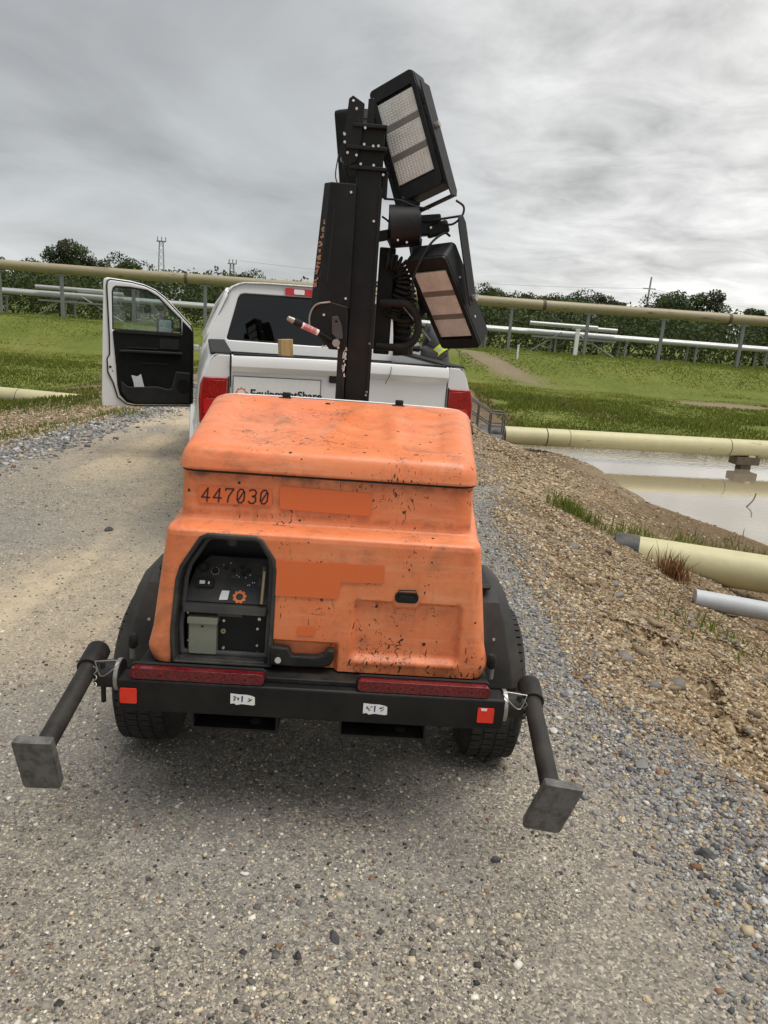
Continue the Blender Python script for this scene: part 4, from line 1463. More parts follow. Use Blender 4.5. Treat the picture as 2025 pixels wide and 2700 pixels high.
# gauge, switches, labels, emblem
MB().plate(circle(-0.385, 0.115, 0.017, 18), [circle(-0.385, 0.115, 0.012, 18)], 0.006, PMt @ Matrix.Translation((0, 0, 0.006))).build('key_switch_ring', M['plastic'], bay)
for k in range(10):
    a = 2 * math.pi * k / 10
    MB().plate(circle(-0.347 + 0.0125 * math.cos(a), 0.105 + 0.0125 * math.sin(a), 0.0014, 6), [], 0.002, PMt @ Matrix.Translation((0, 0, 0.0065))).build('gauge_mark', M['sticker'], bay, smooth=False)
MB().plate(circle(-0.347, 0.105, 0.009, 14), [], 0.012, PMt @ Matrix.Translation((0, 0, 0.006))).build('selector_knob', M['deep'], bay)
MB().plate(rrect(-0.40, -0.345, 0.046, 0.075, 0.004), [], 0.012, PMt @ Matrix.Translation((0, 0, 0.006))).build('breaker_block', M['deep'], bay)
on_panel('breaker_label', 'sticker', rrect(-0.389, -0.372, 0.055, 0.066, 0.001), 0.0185)
on_panel('breaker_mark', 'sticker', rrect(-0.362, -0.357, 0.055, 0.064, 0.001), 0.0185)
on_panel('white_label', 'sticker', [(-0.322, 0.008), (-0.295, 0.010), (-0.292, 0.040), (-0.316, 0.040), (-0.320, 0.024)])
for (a, b) in ((-0.313, 0.118), (-0.288, 0.110), (-0.262, 0.122), (-0.255, 0.100), (-0.240, 0.112)):
    MB().plate(circle(a, b, 0.0065, 12), [], 0.010, PMt @ Matrix.Translation((0, 0, 0.006))).build('toggle_switch', M['plastic'], bay)
for (a, b) in ((-0.30, 0.135), (-0.276, 0.094), (-0.268, 0.089), (-0.246, 0.088), (-0.233, 0.098), (-0.222, 0.072), (-0.216, 0.072), (-0.236, 0.062), (-0.231, 0.064), (-0.322, 0.128)):
    on_panel('indicator_mark', 'sticker', circle(a, b, 0.0018, 6))
on_panel('grey_label', 'bay', rrect(-0.205, -0.182, 0.062, 0.088, 0.001))
on_panel('switch_label', 'bay', rrect(-0.292, -0.276, 0.083, 0.092, 0.001))


def gear(cx_, cz_, r1, r0, teeth=9, n=72, gap=None):
    pts = []
    for k in range(n):
        a = 2 * math.pi * k / n
        rr = r1 * (1.0 if math.sin(a * teeth) > -0.2 else 0.82)
        pts.append((cx_ + rr * math.cos(a), cz_ + rr * math.sin(a)))
    return pts


MB().plate(gear(-0.258, 0.022, 0.022, 0.011), [circle(-0.258, 0.022, 0.0115, 24)], 0.002, PMt @ Matrix.Translation((0, 0, 0.0065))).build('gear_emblem', M['orange_ink'], bay, smooth=False)
# hanging socket up in the roof of the bay
MB().tube([B(-0.29, 0.965, -0.10), B(-0.29, 0.945, -0.10), B(-0.29, 0.925, -0.10)], [0.026, 0.024, 0.017], 10).build('panel_lamp', M['bay'], bay)
# document rod
MB().tube([B(-0.183, 0.755, -0.035), B(-0.178, 0.865, -0.045)], 0.0055, 10).build('sight_tube', M['brass'], bay)
MB().tube([B(-0.179, 0.862, -0.045), B(-0.178, 0.878, -0.046)], 0.0075, 8).build('tube_cap', M['bay'], bay)
# shelf and outlet plate
MB().plate([(-0.437, 0.714), (-0.165, 0.714), (-0.165, 0.742), (-0.437, 0.742)], [], 0.03, BM @ Matrix.Translation((0, 0, -0.062))).build('shelf_bar', M['bay'], bay, bevel=0.006)
MB().plate(rrect(-0.325, -0.245, 0.700, 0.712, 0.002), [], 0.012, BM @ Matrix.Translation((0, 0, -0.060))).build('shelf_lip', M['bay'], bay, bevel=0.001)
plate_ = MB().plate(rrect(-0.425, -0.172, 0.566, 0.712, 0.006), [], 0.004, BM @ Matrix.Translation((0, 0, -0.070))).build('outlet_plate', M['deep'], bay)
MB().plate([(-0.437, 0.556), (-0.165, 0.556), (-0.165, 0.566), (-0.437, 0.566)], [], 0.07, BM @ Matrix.Translation((0, 0, -0.08))).build('bay_sill', M['bay_dark'], bay, bevel=0.003)
MB().plate(rrect(-0.413, -0.325, 0.572, 0.686, 0.005), [], 0.028, BM @ Matrix.Translation((0, 0, -0.066))).build('power_inlet', M['inlet'], bay, bevel=0.004)
MB().plate(rrect(-0.417, -0.321, 0.676, 0.697, 0.004), [], 0.034, BM @ Matrix.Translation((0, 0, -0.066))).build('inlet_hinge', M['inlet'], bay, bevel=0.003)
MB().plate(rrect(-0.374, -0.366, 0.664, 0.669, 0.002), [], 0.002, BM @ Matrix.Translation((0, 0, -0.0375))).build('inlet_slot', M['deep'], bay)
for (a, b, r_) in ((-0.306, 0.680, 0.0045), (-0.306, 0.585, 0.0045), (-0.192, 0.692, 0.0055), (-0.197, 0.658, 0.0045), (-0.197, 0.600, 0.004), (-0.196, 0.573, 0.004), (-0.422, 0.700, 0.003), (-0.421, 0.605, 0.003)):
    MB().plate(circle(a, b, r_, 10), [], 0.005, BM @ Matrix.Translation((0, 0, -0.066))).build('bolt', M['bolt'], bay)
MB().plate(circle(-0.307, 0.645, 0.0085, 14), [circle(-0.307, 0.645, 0.003, 8)], 0.008, BM @ Matrix.Translation((0, 0, -0.066))).build('ground_stud', M['brass'], bay)

# ---- hood
HX = 0.463


def hood_mesh():
    y0, y1 = 0.158, 1.115
    def outline(ins, n=26):
        xa = HX - ins
        ya, yb_ = y0 + ins, y1 - ins * 0.35
        r_ = max(0.012, 0.055 - ins * 0.30)
        r_ = min(r_, xa * 0.9, (yb_ - ya) * 0.45)
        pts = []
        corners = ((xa - r_, ya + r_, -90), (xa - r_, yb_ - r_, 0), (-xa + r_, yb_ - r_, 90), (-xa + r_, ya + r_, 180))
        for ci, (cx_, cy_, a0) in enumerate(corners):
            for k in range(9):
                a = R(a0 + 90 * k / 8)
                pts.append((cx_ + r_ * math.cos(a), cy_ + r_ * math.sin(a)))
            nx_ = corners[(ci + 1) % 4]
            e = (nx_[0] + r_ * math.cos(R(nx_[2])), nx_[1] + r_ * math.sin(R(nx_[2])))
            s_ = pts[-1]
            for k in range(1, n):
                t = k / n
                pts.append((s_[0] + (e[0] - s_[0]) * t, s_[1] + (e[1] - s_[1]) * t))
        return np.array(pts)
    prof = [(-0.02, 0.030), (0.0, 0.014), (0.0, 0.002), (0.03, 0.0), (0.12, 0.001), (0.26, 0.003), (0.42, 0.006), (0.58, 0.010), (0.72, 0.015), (0.83, 0.021), (0.91, 0.030), (0.96, 0.042), (0.99, 0.060), (1.0, 0.085)]
    ins = [p[1] for p in prof] + list(np.linspace(0.108, 0.455, 46))
    gs = [p[0] for p in prof] + [1.0] * 46
    rings = []
    for g, d in zip(gs, ins):
        o_ = outline(d)
        x, y = o_[:, 0], o_[:, 1]
        H = 0.076 + 0.072 * np.clip(y - 0.2, 0, 1)
        z = 1.170 + H * g
        if g == 1.0:
            # shallow basin with moulded ribs and dents
            bas = sstep(0.0, 0.045, 0.375 - np.abs(x)) * sstep(0.26, 0.33, y) * (1 - sstep(0.90, 1.0, y))
            ribs = 0.024 * (np.exp(-((x + 0.17 + 0.10 * (y - 0.6)) / 0.035) ** 2) + 1.0 * np.exp(-((x - 0.01 - 0.14 * (y - 0.6)) / 0.04) ** 2) + np.exp(-((x - 0.19 + 0.05 * (y - 0.6)) / 0.03) ** 2)) * sstep(0.30, 0.55, y)
            z = z - bas * (0.016 - np.minimum(ribs * 0.6, 0.014)) + 0.0012 * (fbm(x * 4, y * 4, 0.7, 170) - 0.5) * bas
        x = x * (1 + 0.235 * np.clip(y - 0.14, 0, 1)) + XC
        rings.append(np.stack([x, y, z], -1))
    A = np.array(rings)
    nr, ns = A.shape[:2]
    A[..., 1] += 0.003 * (fbm(A[..., 0] * 8, A[..., 2] * 8, 2.0, 175) - 0.5)
    id_ = np.arange(nr * ns).reshape(nr, ns)
    j = np.roll(id_, -1, axis=1)
    F = np.stack([id_[:-1], j[:-1], j[1:], id_[1:]], -1).reshape(-1, 4)
    Vv = A.reshape(-1, 3)
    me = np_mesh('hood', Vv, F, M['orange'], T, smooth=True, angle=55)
    bm = bmesh.new()
    bm.from_mesh(me.data)
    bm.verts.ensure_lookup_table()
    last = [bm.verts[i] for i in id_[-1]]
    try:
        f = bm.faces.new(last)
        f.smooth = True
    except Exception:
        pass
    bm.to_mesh(me.data)
    bm.free()
    return me, A


hood, HA = hood_mesh()
# pale rim strip round the far edge, with black seal below
front = spline([(-0.545, 1.00, 1.235), (-0.530, 1.06, 1.280), (-0.480, 1.094, 1.308), (-0.3, 1.098, 1.314), (0.0, 1.10, 1.316), (0.3, 1.098, 1.314), (0.495, 1.094, 1.308), (0.546, 1.06, 1.280), (0.562, 1.00, 1.235)], 6)
MB().tube([p + Vector((0, 0.014, -0.006)) for p in front], 0.0045, 6).build('rim_strip', M['sticker'], hood)
MB().tube([p + Vector((0, 0.0, -0.014)) for p in front], 0.0075, 6).build('rim_seal', M['plastic'], hood)
shadowp = [Vector((p[0] * 0.985, p[1] + 0.012, 1.166)) for p in HA[2] if p[1] < 0.9]
shadowp = sorted(shadowp, key=lambda p: math.atan2(p.x, -(p.y - 0.9)))
MB().tube(shadowp, 0.006, 5).build('hood_dirt_shadow', M['deep'], hood)  # black tube put in for the dirty shadow line under the lid lip
for x in (-0.235, 0.245):
    MB().box((x, 1.075, 1.304), (0.055, 0.035, 0.012)).box((x + 0.004, 1.085, 1.318), (0.034, 0.02, 0.026)).build('hood_latch', M['plastic'], hood, bevel=0.003)
MB().box((-0.05, 1.0, 1.300), (0.02, 0.018, 0.016)).build('hood_clip', M['plastic'], hood, bevel=0.003)

# ---- number patch and blanked-out areas on the back
UPM = Matrix(((1, 0, 0, 0), (0, 0.032, -1, 0.1408), (0, 1, 0.05, 0), (0, 0, 0, 1)))      # upper face, y grows with z
LOM = Matrix(((1, 0, 0, 0), (0, math.sin(AL), -math.cos(AL), 0.0722), (0, math.cos(AL), math.sin(AL), 0), (0, 0, 0, 1)))


def flat_patch(name, pts, mk, base, lift=0.003, th=0.0012, parent=body):
    return MB().plate(pts, [], th, base @ Matrix.Translation((0, 0, lift))).build(name, M[mk], parent, smooth=False)


num_bg = flat_patch('number_patch', [(-0.395, 1.062), (-0.166, 1.066), (-0.168, 1.118), (-0.396, 1.116)], 'patch_orange', UPM)
flat_patch('blanked_patch', [(-0.142, 1.058), (0.146, 1.053), (0.144, 1.126), (-0.143, 1.132)], 'patch_orange', UPM)  # blanked-out markings, built as flat orange patches
flat_patch('blanked_patch', [(-0.138, 0.80), (0.058, 0.80), (0.066, 0.857), (0.199, 0.860), (0.198, 0.918), (-0.138, 0.912)], 'patch_orange', LOM)
flat_patch('blanked_patch', [(-0.062, 0.671), (-0.008, 0.674), (-0.008, 0.703), (-0.062, 0.700)], 'patch_orange', LOM)

GLYPH = {
    '4': [[(0.95, 0.30), (0.0, 0.30), (0.66, 1.0), (0.66, 0.0)]],
    '7': [[(0.0, 1.0), (0.95, 1.0), (0.42, 0.45), (0.34, 0.0)], [(0.0, 1.0), (0.0, 0.86)]],
    '0': [[(0.30, 0.0), (0.06, 0.22), (0.06, 0.78), (0.30, 1.0), (0.62, 1.0), (0.88, 0.78), (0.88, 0.22), (0.62, 0.0), (0.30, 0.0)], [(0.20, 0.18), (0.76, 0.84)]],
    '3': [[(0.05, 0.9), (0.25, 1.0), (0.65, 1.0), (0.88, 0.82), (0.80, 0.58), (0.45, 0.52), (0.85, 0.44), (0.90, 0.18), (0.65, 0.0), (0.25, 0.0), (0.03, 0.12)]],
}


def stroke_text(txt, x0, z0, w, h, pitch, base, lw, name, mat, parent, shear=0.0, lift=0.0055):
    for i, ch in enumerate(txt):
        m = MB()
        for line in GLYPH[ch]:
            pts = [Vector((x0 + i * pitch + (a + b * shear) * w, z0 + b * h + 0.02 * i * pitch, 0)) for a, b in line]
            for p, q in zip(pts[:-1], pts[1:]):
                t = (q - p).normalized()
                nn = Vector((-t.y, t.x, 0)) * lw / 2
                e = t * lw * 0.35
                cs = [p - e - nn, q + e - nn, q + e + nn, p - e + nn]
                m.add([base @ Vector((c.x, c.y, lift)) for c in cs], [(0, 1, 2, 3)])
        m.build(name, mat, parent, smooth=False)


stroke_text('447030', -0.386, 1.068, 0.026, 0.043, 0.0362, UPM, 0.0046, 'numeral', M['ink'], num_bg, shear=0.12, lift=0.0052)

# ---- access latch and grab handle
MB().plate(rrect(0.237, 0.311, 0.802, 0.836, 0.014), [], 0.012, LOM @ Matrix.Translation((0, 0, -0.004))).build('latch_plate', M['plastic'], T, bevel=0.003)
MB().plate(rrect(0.248, 0.300, 0.810, 0.827, 0.008), [], 0.012, LOM @ Matrix.Translation((0, 0, 0.006))).build('latch_paddle', M['black'], T, bevel=0.003)
MB().tube([LOM @ Vector(p) for p in ((0.243, 0.823, 0.01), (0.248, 0.845, 0.014), (0.300, 0.847, 0.014), (0.306, 0.825, 0.01))], 0.0022, 6).build('latch_wire', M['deep'], T)
hd = MB()
hd.plate([(-0.145, 0.572), (-0.06, 0.570), (0.02, 0.572), (0.048, 0.582), (0.058, 0.605), (0.057, 0.632), (0.034, 0.634), (0.026, 0.616), (0.0, 0.607), (-0.075, 0.606), (-0.088, 0.632), (-0.145, 0.634)], [], 0.032, LOM @ Matrix.Translation((0, 0, -0.012)))
hnd = hd.build('grab_handle', M['plastic'], T, bevel=0.006, seg=3)
MB().plate(circle(-0.118, 0.592, 0.010, 14), [], 0.006, LOM @ Matrix.Translation((0, 0, 0.020))).build('bolt', M['bolt'], hnd)
MB().plate(circle(-0.118, 0.592, 0.017, 16), [], 0.004, LOM @ Matrix.Translation((0, 0, 0.0185))).build('washer', M['deep'], hnd)

# ---- bumper, lights, reflectors
bump_ = MB().b2(-0.602, 0.604, 0.0, 0.075, 0.425, 0.531).build('bumper', M['black'], T, bevel=0.007)
MB().b2(-0.56, 0.56, 0.032, 0.30, 0.531, 0.548).build('light_shelf', M['black_dusty'], T, bevel=0.003)
YM = Matrix(((1, 0, 0, 0), (0, 0, -1, 0), (0, 1, 0, 0), (0, 0, 0, 1)))          # (a, b, c) -> x, z, towards the camera
for x0, x1 in ((-0.565, -0.152), (0.138, 0.552)):
    tl_ = MB().plate(rrect(x0, x1, 0.533, 0.569, 0.014), [], 0.026, YM @ Matrix.Translation((0, 0, -0.030))).build('tail_light', M['tail_lens'], T, bevel=0.004)
    MB().plate(rrect(x0 - 0.004, x1 + 0.004, 0.5315, 0.574, 0.016), [], 0.012, YM @ Matrix.Translation((0, 0, -0.042))).build('light_base', M['deep'], tl_, bevel=0.002)
    for k in range(11):
        cx_ = x0 + 0.022 + k * (x1 - x0 - 0.044) / 10
        MB().plate(circle(cx_, 0.551, 0.0115, 14), [circle(cx_, 0.551, 0.006, 10)], 0.002, YM @ Matrix.Translation((0, 0, -0.0038))).build('led', M['led_dot'], tl_, smooth=False)
for x in (-0.567, 0.545):
    rf = MB().plate(rrect(x - 0.026, x + 0.026, 0.452, 0.503, 0.005), [], 0.003, YM @ Matrix.Translation((0, 0, 0.0006))).build('reflector', M['red_reflect'], bump_, bevel=0.001)
MB().plate([(0.530, 0.4945), (0.546, 0.494), (0.548, 0.502), (0.528, 0.502)], [], 0.001, YM @ Matrix.Translation((0, 0, 0.0040))).build('reflector_scrap', M['sticker'], bump_, smooth=False)
for (x, z, sgn) in ((-0.215, 0.487, 1), (0.198, 0.479, 1)):
    s_ = MB().plate([(x - 0.038, z - 0.018), (x - 0.026, z - 0.016), (x - 0.020, z - 0.021), (x - 0.002, z - 0.017), (x + 0.030, z - 0.020), (x + 0.038, z - 0.018), (x + 0.037, z + 0.008), (x + 0.028, z + 0.012), (x + 0.012, z + 0.015), (x - 0.012, z + 0.015), (x - 0.038, z + 0.017)], [], 0.0008, YM @ Matrix.Translation((0, 0, 0.0006))).build('torn_sticker', M['sticker'], bump_, smooth=False)
    mk = MB()
    rg = random.Random(int(x * 1000))
    for k in range(9):
        a, b = x - 0.030 + rg.random() * 0.016, z - 0.008 + rg.random() * 0.016
        mk.plate([(a, b), (a + 0.006, b + 0.001), (a + 0.005, b + 0.003), (a + 0.001, b + 0.0028)], [], 0.0004, YM @ Matrix.Translation((0, 0, 0.0016)))
    for k in range(6):
        a, b = x + 0.010 + rg.random() * 0.018, z - 0.010 + rg.random() * 0.014
        mk.plate([(a, b), (a + 0.005, b + 0.004), (a + 0.004, b + 0.006), (a - 0.001, b + 0.002)], [], 0.0004, YM @ Matrix.Translation((0, 0, 0.0016)))
    mk.build('smudged_print', M['ink'], s_, smooth=False)
    MB().plate([(x - 0.004, z - 0.010), (x, z - 0.010), (x + 0.001, z + 0.011), (x - 0.004, z + 0.010)], [], 0.0004, YM @ Matrix.Translation((0, 0, 0.0016))).build('blue_print', M['blue_ink'], s_, smooth=False)

# fork pockets below the bumper
for x0, x1 in ((-0.385, -0.108), (0.087, 0.370)):
    fp = MB()
    t_ = 0.008
    fp.b2(x0, x1, 0.05, 1.05, 0.345, 0.345 + t_)
    fp.b2(x0, x1, 0.06, 1.05, 0.418, 0.418 + t_)
    fp.b2(x0, x0 + t_, 0.05, 1.05, 0.345 + t_, 0.418)
    fp.b2(x1 - t_, x1, 0.05, 1.05, 0.345 + t_, 0.418)
    f_ = fp.build('fork_pocket', M['black_dusty'], T)
    MB().plate(circle(0, 0, 0.018, 14), [], 0.001, Matrix.Translation(((x0 + x1) / 2 + 0.06, 0.10, 0.3535))).build('drain_hole', M['bay'], f_, smooth=False)

# chassis, axle, drawbar
ch = MB()
ch.b2(-0.40, -0.33, 0.08, 1.75, 0.430, 0.53)
ch.b2(0.33, 0.40, 0.08, 1.75, 0.430, 0.53)
ch.b2(-0.40, 0.40, 1.70, 1.78, 0.432, 0.528)
ch.b2(-0.33, 0.33, 1.10, 1.46, 0.436, 0.52)
ch.build('frame', M['black_dusty'], T)
MB().tube([(-0.36, 1.76, 0.48), (-0.04, 2.7, 0.48), (-0.04, 3.02, 0.48)], 0.04, 8).build('drawbar', M['black_dusty'], T)
MB().tube([(0.36, 1.76, 0.48), (-0.02, 2.7, 0.48)], 0.04, 8).build('drawbar', M['black_dusty'], T)
MB().box((-0.04, 3.07, 0.50), (0.09, 0.14, 0.08)).build('coupler', M['steel'], T, bevel=0.015)
MB().b2(-0.55, 0.55, 0.59, 0.65, 0.27, 0.33).build('axle', M['black_dusty'], T)

# wheels and fenders
for s in (-1, 1):
    cx_ = s * 0.652 + XC
    w = MB()
    hwid = 0.103
    w.lathe([(0.175, -hwid * 0.8), (0.20, -hwid), (0.25, -hwid), (0.278, -hwid * 0.86), (0.288, -hwid * 0.6), (0.290, 0), (0.288, hwid * 0.6), (0.278, hwid * 0.86), (0.25, hwid), (0.20, hwid), (0.175, hwid * 0.8)], (cx_, 0.62, 0.285), 'X', 48)
    ty = w.build('tyre', M['rubber'], T, angle=30)
    # circumferential ribs with cross lugs
    rb = MB()
    for xo in (-0.068, -0.023, 0.023, 0.068):
        for k in range(56):
            a = 2 * math.pi * (k + (0.5 if abs(xo) < 0.04 else 0)) / 56
            Mx = Matrix.Rotation(a, 3, 'X')
            rb.box(Vector((cx_ + xo, 0.62, 0.285)) + Mx @ Vector((0, 0, 0.2885 if abs(xo) < 0.05 else 0.2845)), (0.034, 0.0255, 0.012), Mx)
    rb.build('tread_blocks', M['rubber'], ty, smooth=False)
    rm = MB().lathe([(0.02, s * 0.03), (0.08, s * 0.03), (0.09, s * 0.01), (0.15, s * 0.0), (0.17, s * 0.06), (0.178, s * 0.085), (0.17, -s * 0.08)], (cx_, 0.62, 0.285), 'X', 32).build('rim', M['steel'], ty)
    # fender: a faceted shell bent over the wheel
    prof = [(0.285, 0.425), (0.295, 0.50), (0.335, 0.66), (0.365, 0.715), (0.42, 0.755), (0.70, 0.745), (0.86, 0.69), (0.915, 0.60), (0.945, 0.425)]
    xin, xo_lo, xo_hi = s * 0.46, s * 0.726, s * 0.648
    th = 0.012
    fm = MB()
    vs, fs = [], []
    for (y, z) in prof:
        k = min(1, max(0, (z - 0.425) / 0.35))
        xo = xo_lo + (xo_hi - xo_lo) * k ** 1.2
        xm = xo - s * 0.045
        ny = -1 if y < 0.6 else 1
        vs += [(xin + XC, y, z), (xm + XC, y, z), (xo + XC, y + 0.03 * -ny, z - 0.035 * k)]
    for i in range(len(prof) - 1):
        for j in range(2):
            fs.append((i * 3 + j, i * 3 + j + 1, (i + 1) * 3 + j + 1, (i + 1) * 3 + j))
    # outer skirt
    o_ = len(vs)
    outer = [vs[i * 3 + 2] for i in range(len(prof))]
    vs += [(p[0], p[1] + (0.10 if p[1] < 0.6 else -0.10), max(0.425, p[2] - 0.10) if 0.35 < p[1] < 0.9 else p[2]) for p in outer]
    for i in range(len(prof) - 1):
        fs.append((i * 3 + 2, (i + 1) * 3 + 2, o_ + i + 1, o_ + i))
    fm.add(vs, fs)
    fo = fm.build('fender', M['fender'], T, angle=25)
    sol = fo.modifiers.new('thick', 'SOLIDIFY')
    sol.thickness = 0.008
    sol.offset = -1
    bv = fo.modifiers.new('bevel', 'BEVEL')
    bv.width = 0.008
    bv.segments = 2
    bv.limit_method = 'ANGLE'
    # raised top cap at the body side
    MB().b2(s * 0.47 + XC, s * 0.585 + XC, 0.37, 0.62, 0.755, 0.778).build('fender_cap', M['plastic'], fo, bevel=0.012)
    MB().plate(circle(s * 0.60 + XC, 0.60, 0.005, 8), [], 0.004, YM @ Matrix.Translation((0, 0, -0.310))).build('rivet', M['bolt'], fo)

# outriggers folded up, pointing back at the viewer
for s in (-1, 1):
    hubz = 0.520 if s < 0 else 0.487
    xe = s * 0.602
    orr = MB().tube([(xe, 0.055, hubz), (xe + s * 0.016, 0.055, hubz), (xe + s * 0.018, 0.055, hubz), (xe + s * 0.075, 0.055, hubz)], [0.048, 0.048, 0.043, 0.043], 20).build('outrigger', M['black_dusty'], T)
    MB().tube([(xe + s * 0.002, 0.055, hubz), (xe + s * 0.014, 0.055, hubz)], 0.0505, 20).build('collar', M['steel'], orr)
    xj = xe + s * 0.098
    A = Vector((xj, 0.085, hubz + 0.034))
    end = w2t((-0.878, 1.735, 0.450)) if s < 0 else w2t((0.512, 1.735, 0.432))
    d = (end - A).normalized()
    MB().tube([A - d * 0.05, A - d * 0.04, A + d * 0.05], [0.030, 0.037, 0.037], 18).build('pivot_socket', M['black_dusty'], orr)
    MB().tube([A, end], 0.0275, 18).build('leg_tube', M['black_dusty'], orr)
    # pad: a dished steel plate square to the leg
    tilt = R(2) if s < 0 else R(-7)
    zax = -d
    upv = Vector((0, 0, 1))
    xax = upv.cross(d).normalized() * -1
    xax = d.cross(upv).normalized()
    zz_ = xax.cross(d).normalized()
    Rt = Matrix.Rotation(tilt, 3, d)
    xax, zz_ = Rt @ xax, Rt @ zz_
    if s > 0:
        zz_ = (zz_ - xax * 0.12).normalized()
        xax = xax
    PM = Matrix(((xax.x, zz_.x, d.x, end.x), (xax.y, zz_.y, d.y, end.y), (xax.z, zz_.z, d.z, end.z), (0, 0, 0, 1)))
    pm_ = MB()
    pm_.plate(rrect(-0.050, 0.050, -0.098 if s < 0 else -0.095, 0.070, 0.008), [], 0.012, PM @ Matrix.Translation((0, 0, -0.004)))
    pad = pm_.build('foot_pad', M['pad'], orr, bevel=0.003)
    MB().add([PM @ Vector(p) for p in ((-0.052, 0.070, 0.008), (0.052, 0.070, 0.008), (0.050, 0.068, -0.022), (-0.050, 0.068, -0.022), (-0.050, 0.062, 0.006), (0.050, 0.062, 0.006), (0.048, 0.060, -0.022), (-0.048, 0.060, -0.022))],
             [(0, 1, 2, 3), (4, 7, 6, 5), (0, 4, 5, 1), (2, 6, 7, 3), (1, 5, 6, 2), (0, 3, 7, 4)]).build('pad_lip', M['pad'], pad, bevel=0.003)
    for sx in (-1, 1):
        MB().add([PM @ Vector(p) for p in ((sx * 0.052, 0.066, 0.007), (sx * 0.052, -0.09, 0.007), (sx * 0.050, -0.085, -0.018), (sx * 0.050, 0.066, -0.020), (sx * 0.046, 0.066, 0.006), (sx * 0.046, -0.09, 0.006), (sx * 0.044, -0.085, -0.018), (sx * 0.044, 0.066, -0.020))],
                 [(0, 1, 2, 3), (4, 7, 6, 5), (0, 4, 5, 1), (2, 6, 7, 3), (1, 5, 6, 2), (0, 3, 7, 4)]).build('pad_flange', M['pad'], pad)
    # locking pin with wire bail
    px = xe + s * 0.052
    MB().tube([(px, 0.03, hubz + 0.05), (px, 0.03, hubz - 0.085)], 0.008, 8).build('lock_pin', M['black_dusty'], orr)
    MB().tube(spline([(px + s * 0.02, 0.02, hubz + 0.056), (px - s * 0.055, 0.02, hubz + 0.062), (px - s * 0.035, 0.01, hubz + 0.035), (px, 0.01, hubz + 0.012), (px + s * 0.02, 0.02, hubz + 0.056)], 4), 0.0018, 5).build('pin_wire', M['steel'], orr)
    MB().tube(helix([(px + s * 0.012, 0.0, hubz + 0.05), (px + s * 0.016, -0.005, hubz - 0.05), (px + s * 0.02, 0.0, hubz - 0.10)], 0.005, 9, 6), 0.0014, 4).build('retainer_spring', M['steel'], orr)
    # knob beside the light shelf
    kx = -0.590 if s < 0 else 0.572
    kn = MB().tube([(kx, 0.12, 0.545), (kx, 0.12, 0.575), (kx, 0.12, 0.585)], 0.009, 8).build('release_stem', M['steel'], T)
    MB().tube([(kx, 0.12, 0.583), (kx - s * 0.002, 0.118, 0.592), (kx - s * 0.004, 0.115, 0.622), (kx - s * 0.005, 0.114, 0.632)], [0.010, 0.015, 0.015, 0.009], 12).build('release_knob', M['plastic'], kn)

# ---- mast
mast = MB().b2(0.004, 0.112, 1.32, 1.44, 0.44, 2.27).build('mast', M['black'], T, bevel=0.006)
MB().b2(-0.034, 0.003, 1.30, 1.40, 0.50, 1.72).build('inner_mast', M['black_dusty'], mast, bevel=0.003)
rg = random.Random(3)
sm = MB()
for k in range(26):
    z = 1.39 + rg.random() * 0.14
    x = -0.012 + rg.random() * 0.012
    h = 0.004 + rg.random() * 0.014
    sm.add([(x, 1.2985, z), (x + 0.003 + rg.random() * 0.006, 1.2985, z + 0.002), (x + 0.006, 1.2985, z + h), (x + 0.001, 1.2985, z + h)], [(0, 1, 2, 3)])
sm.build('paint_scrape', M['sticker'], mast, smooth=False)
MB().b2(0.105, 0.119, 1.314, 1.34, 1.0, 2.2).build('mast_edge', M['black'], mast)
# cover box on the left with angled side
def ring_plan(z, k):
    return [(0.0, 1.262, z), (-0.098 - 0.030 * k, 1.262, z), (-0.128 - 0.036 * k, 1.300, z), (-0.128 - 0.036 * k, 1.42, z), (0.0, 1.42, z)]
sb = MB()
r0, r1 = ring_plan(1.690, 1.0), ring_plan(2.200, 0.0)
r0[0] = (0.008, 1.262, r0[0][2]); r0[4] = (0.008, 1.42, r0[4][2]); r1[0] = (0.008, 1.262, r1[0][2]); r1[4] = (0.008, 1.42, r1[4][2])
sb.add(r0 + r1, [(0, 1, 6, 5), (1, 2, 7, 6), (2, 3, 8, 7), (3, 4, 9, 8), (4, 0, 5, 9), (4, 3, 2, 1, 0), (5, 6, 7, 8, 9)])
cov = sb.build('mast_cover', M['black'], T, bevel=0.004, smooth=False)
MB().add([(-0.082, 1.2612, 2.10), (-0.076, 1.2612, 2.10), (-0.092, 1.2612, 1.80), (-0.098, 1.2612, 1.80)], [(0, 1, 2, 3)]).build('cover_slot', M['deep'], cov, smooth=False)
# faded lettering down the angled side (worn beyond reading)
lt = MB()
rg = random.Random(9)
a0, a1 = Vector((-0.1085, 1.2705, 2.085)), Vector((-0.1355, 1.2705, 1.765))
e1 = Vector((-0.62, 0.78, 0)).normalized()
nrm_ = Vector((-0.78, -0.62, 0)) * 0.0012
for k in range(11):
    t = k / 11
    c = a0.lerp(a1, t)
    dn = (a1 - a0) / 11
    for j in range(4):
        u0, u1 = rg.random() * 0.016, 0.010 + rg.random() * 0.018
        v0 = rg.random() * 0.7
        v1 = v0 + 0.18 + rg.random() * 0.15
        q = [c + e1 * u0 + dn * v0, c + e1 * (u0 + u1) + dn * v0, c + e1 * (u0 + u1) + dn * v1, c + e1 * u0 + dn * v1]
        lt.add([p + nrm_ * (1 + 0.15 * j) for p in q], [(0, 1, 2, 3)])
lt.build('worn_lettering', M['salmon'], cov, smooth=False)
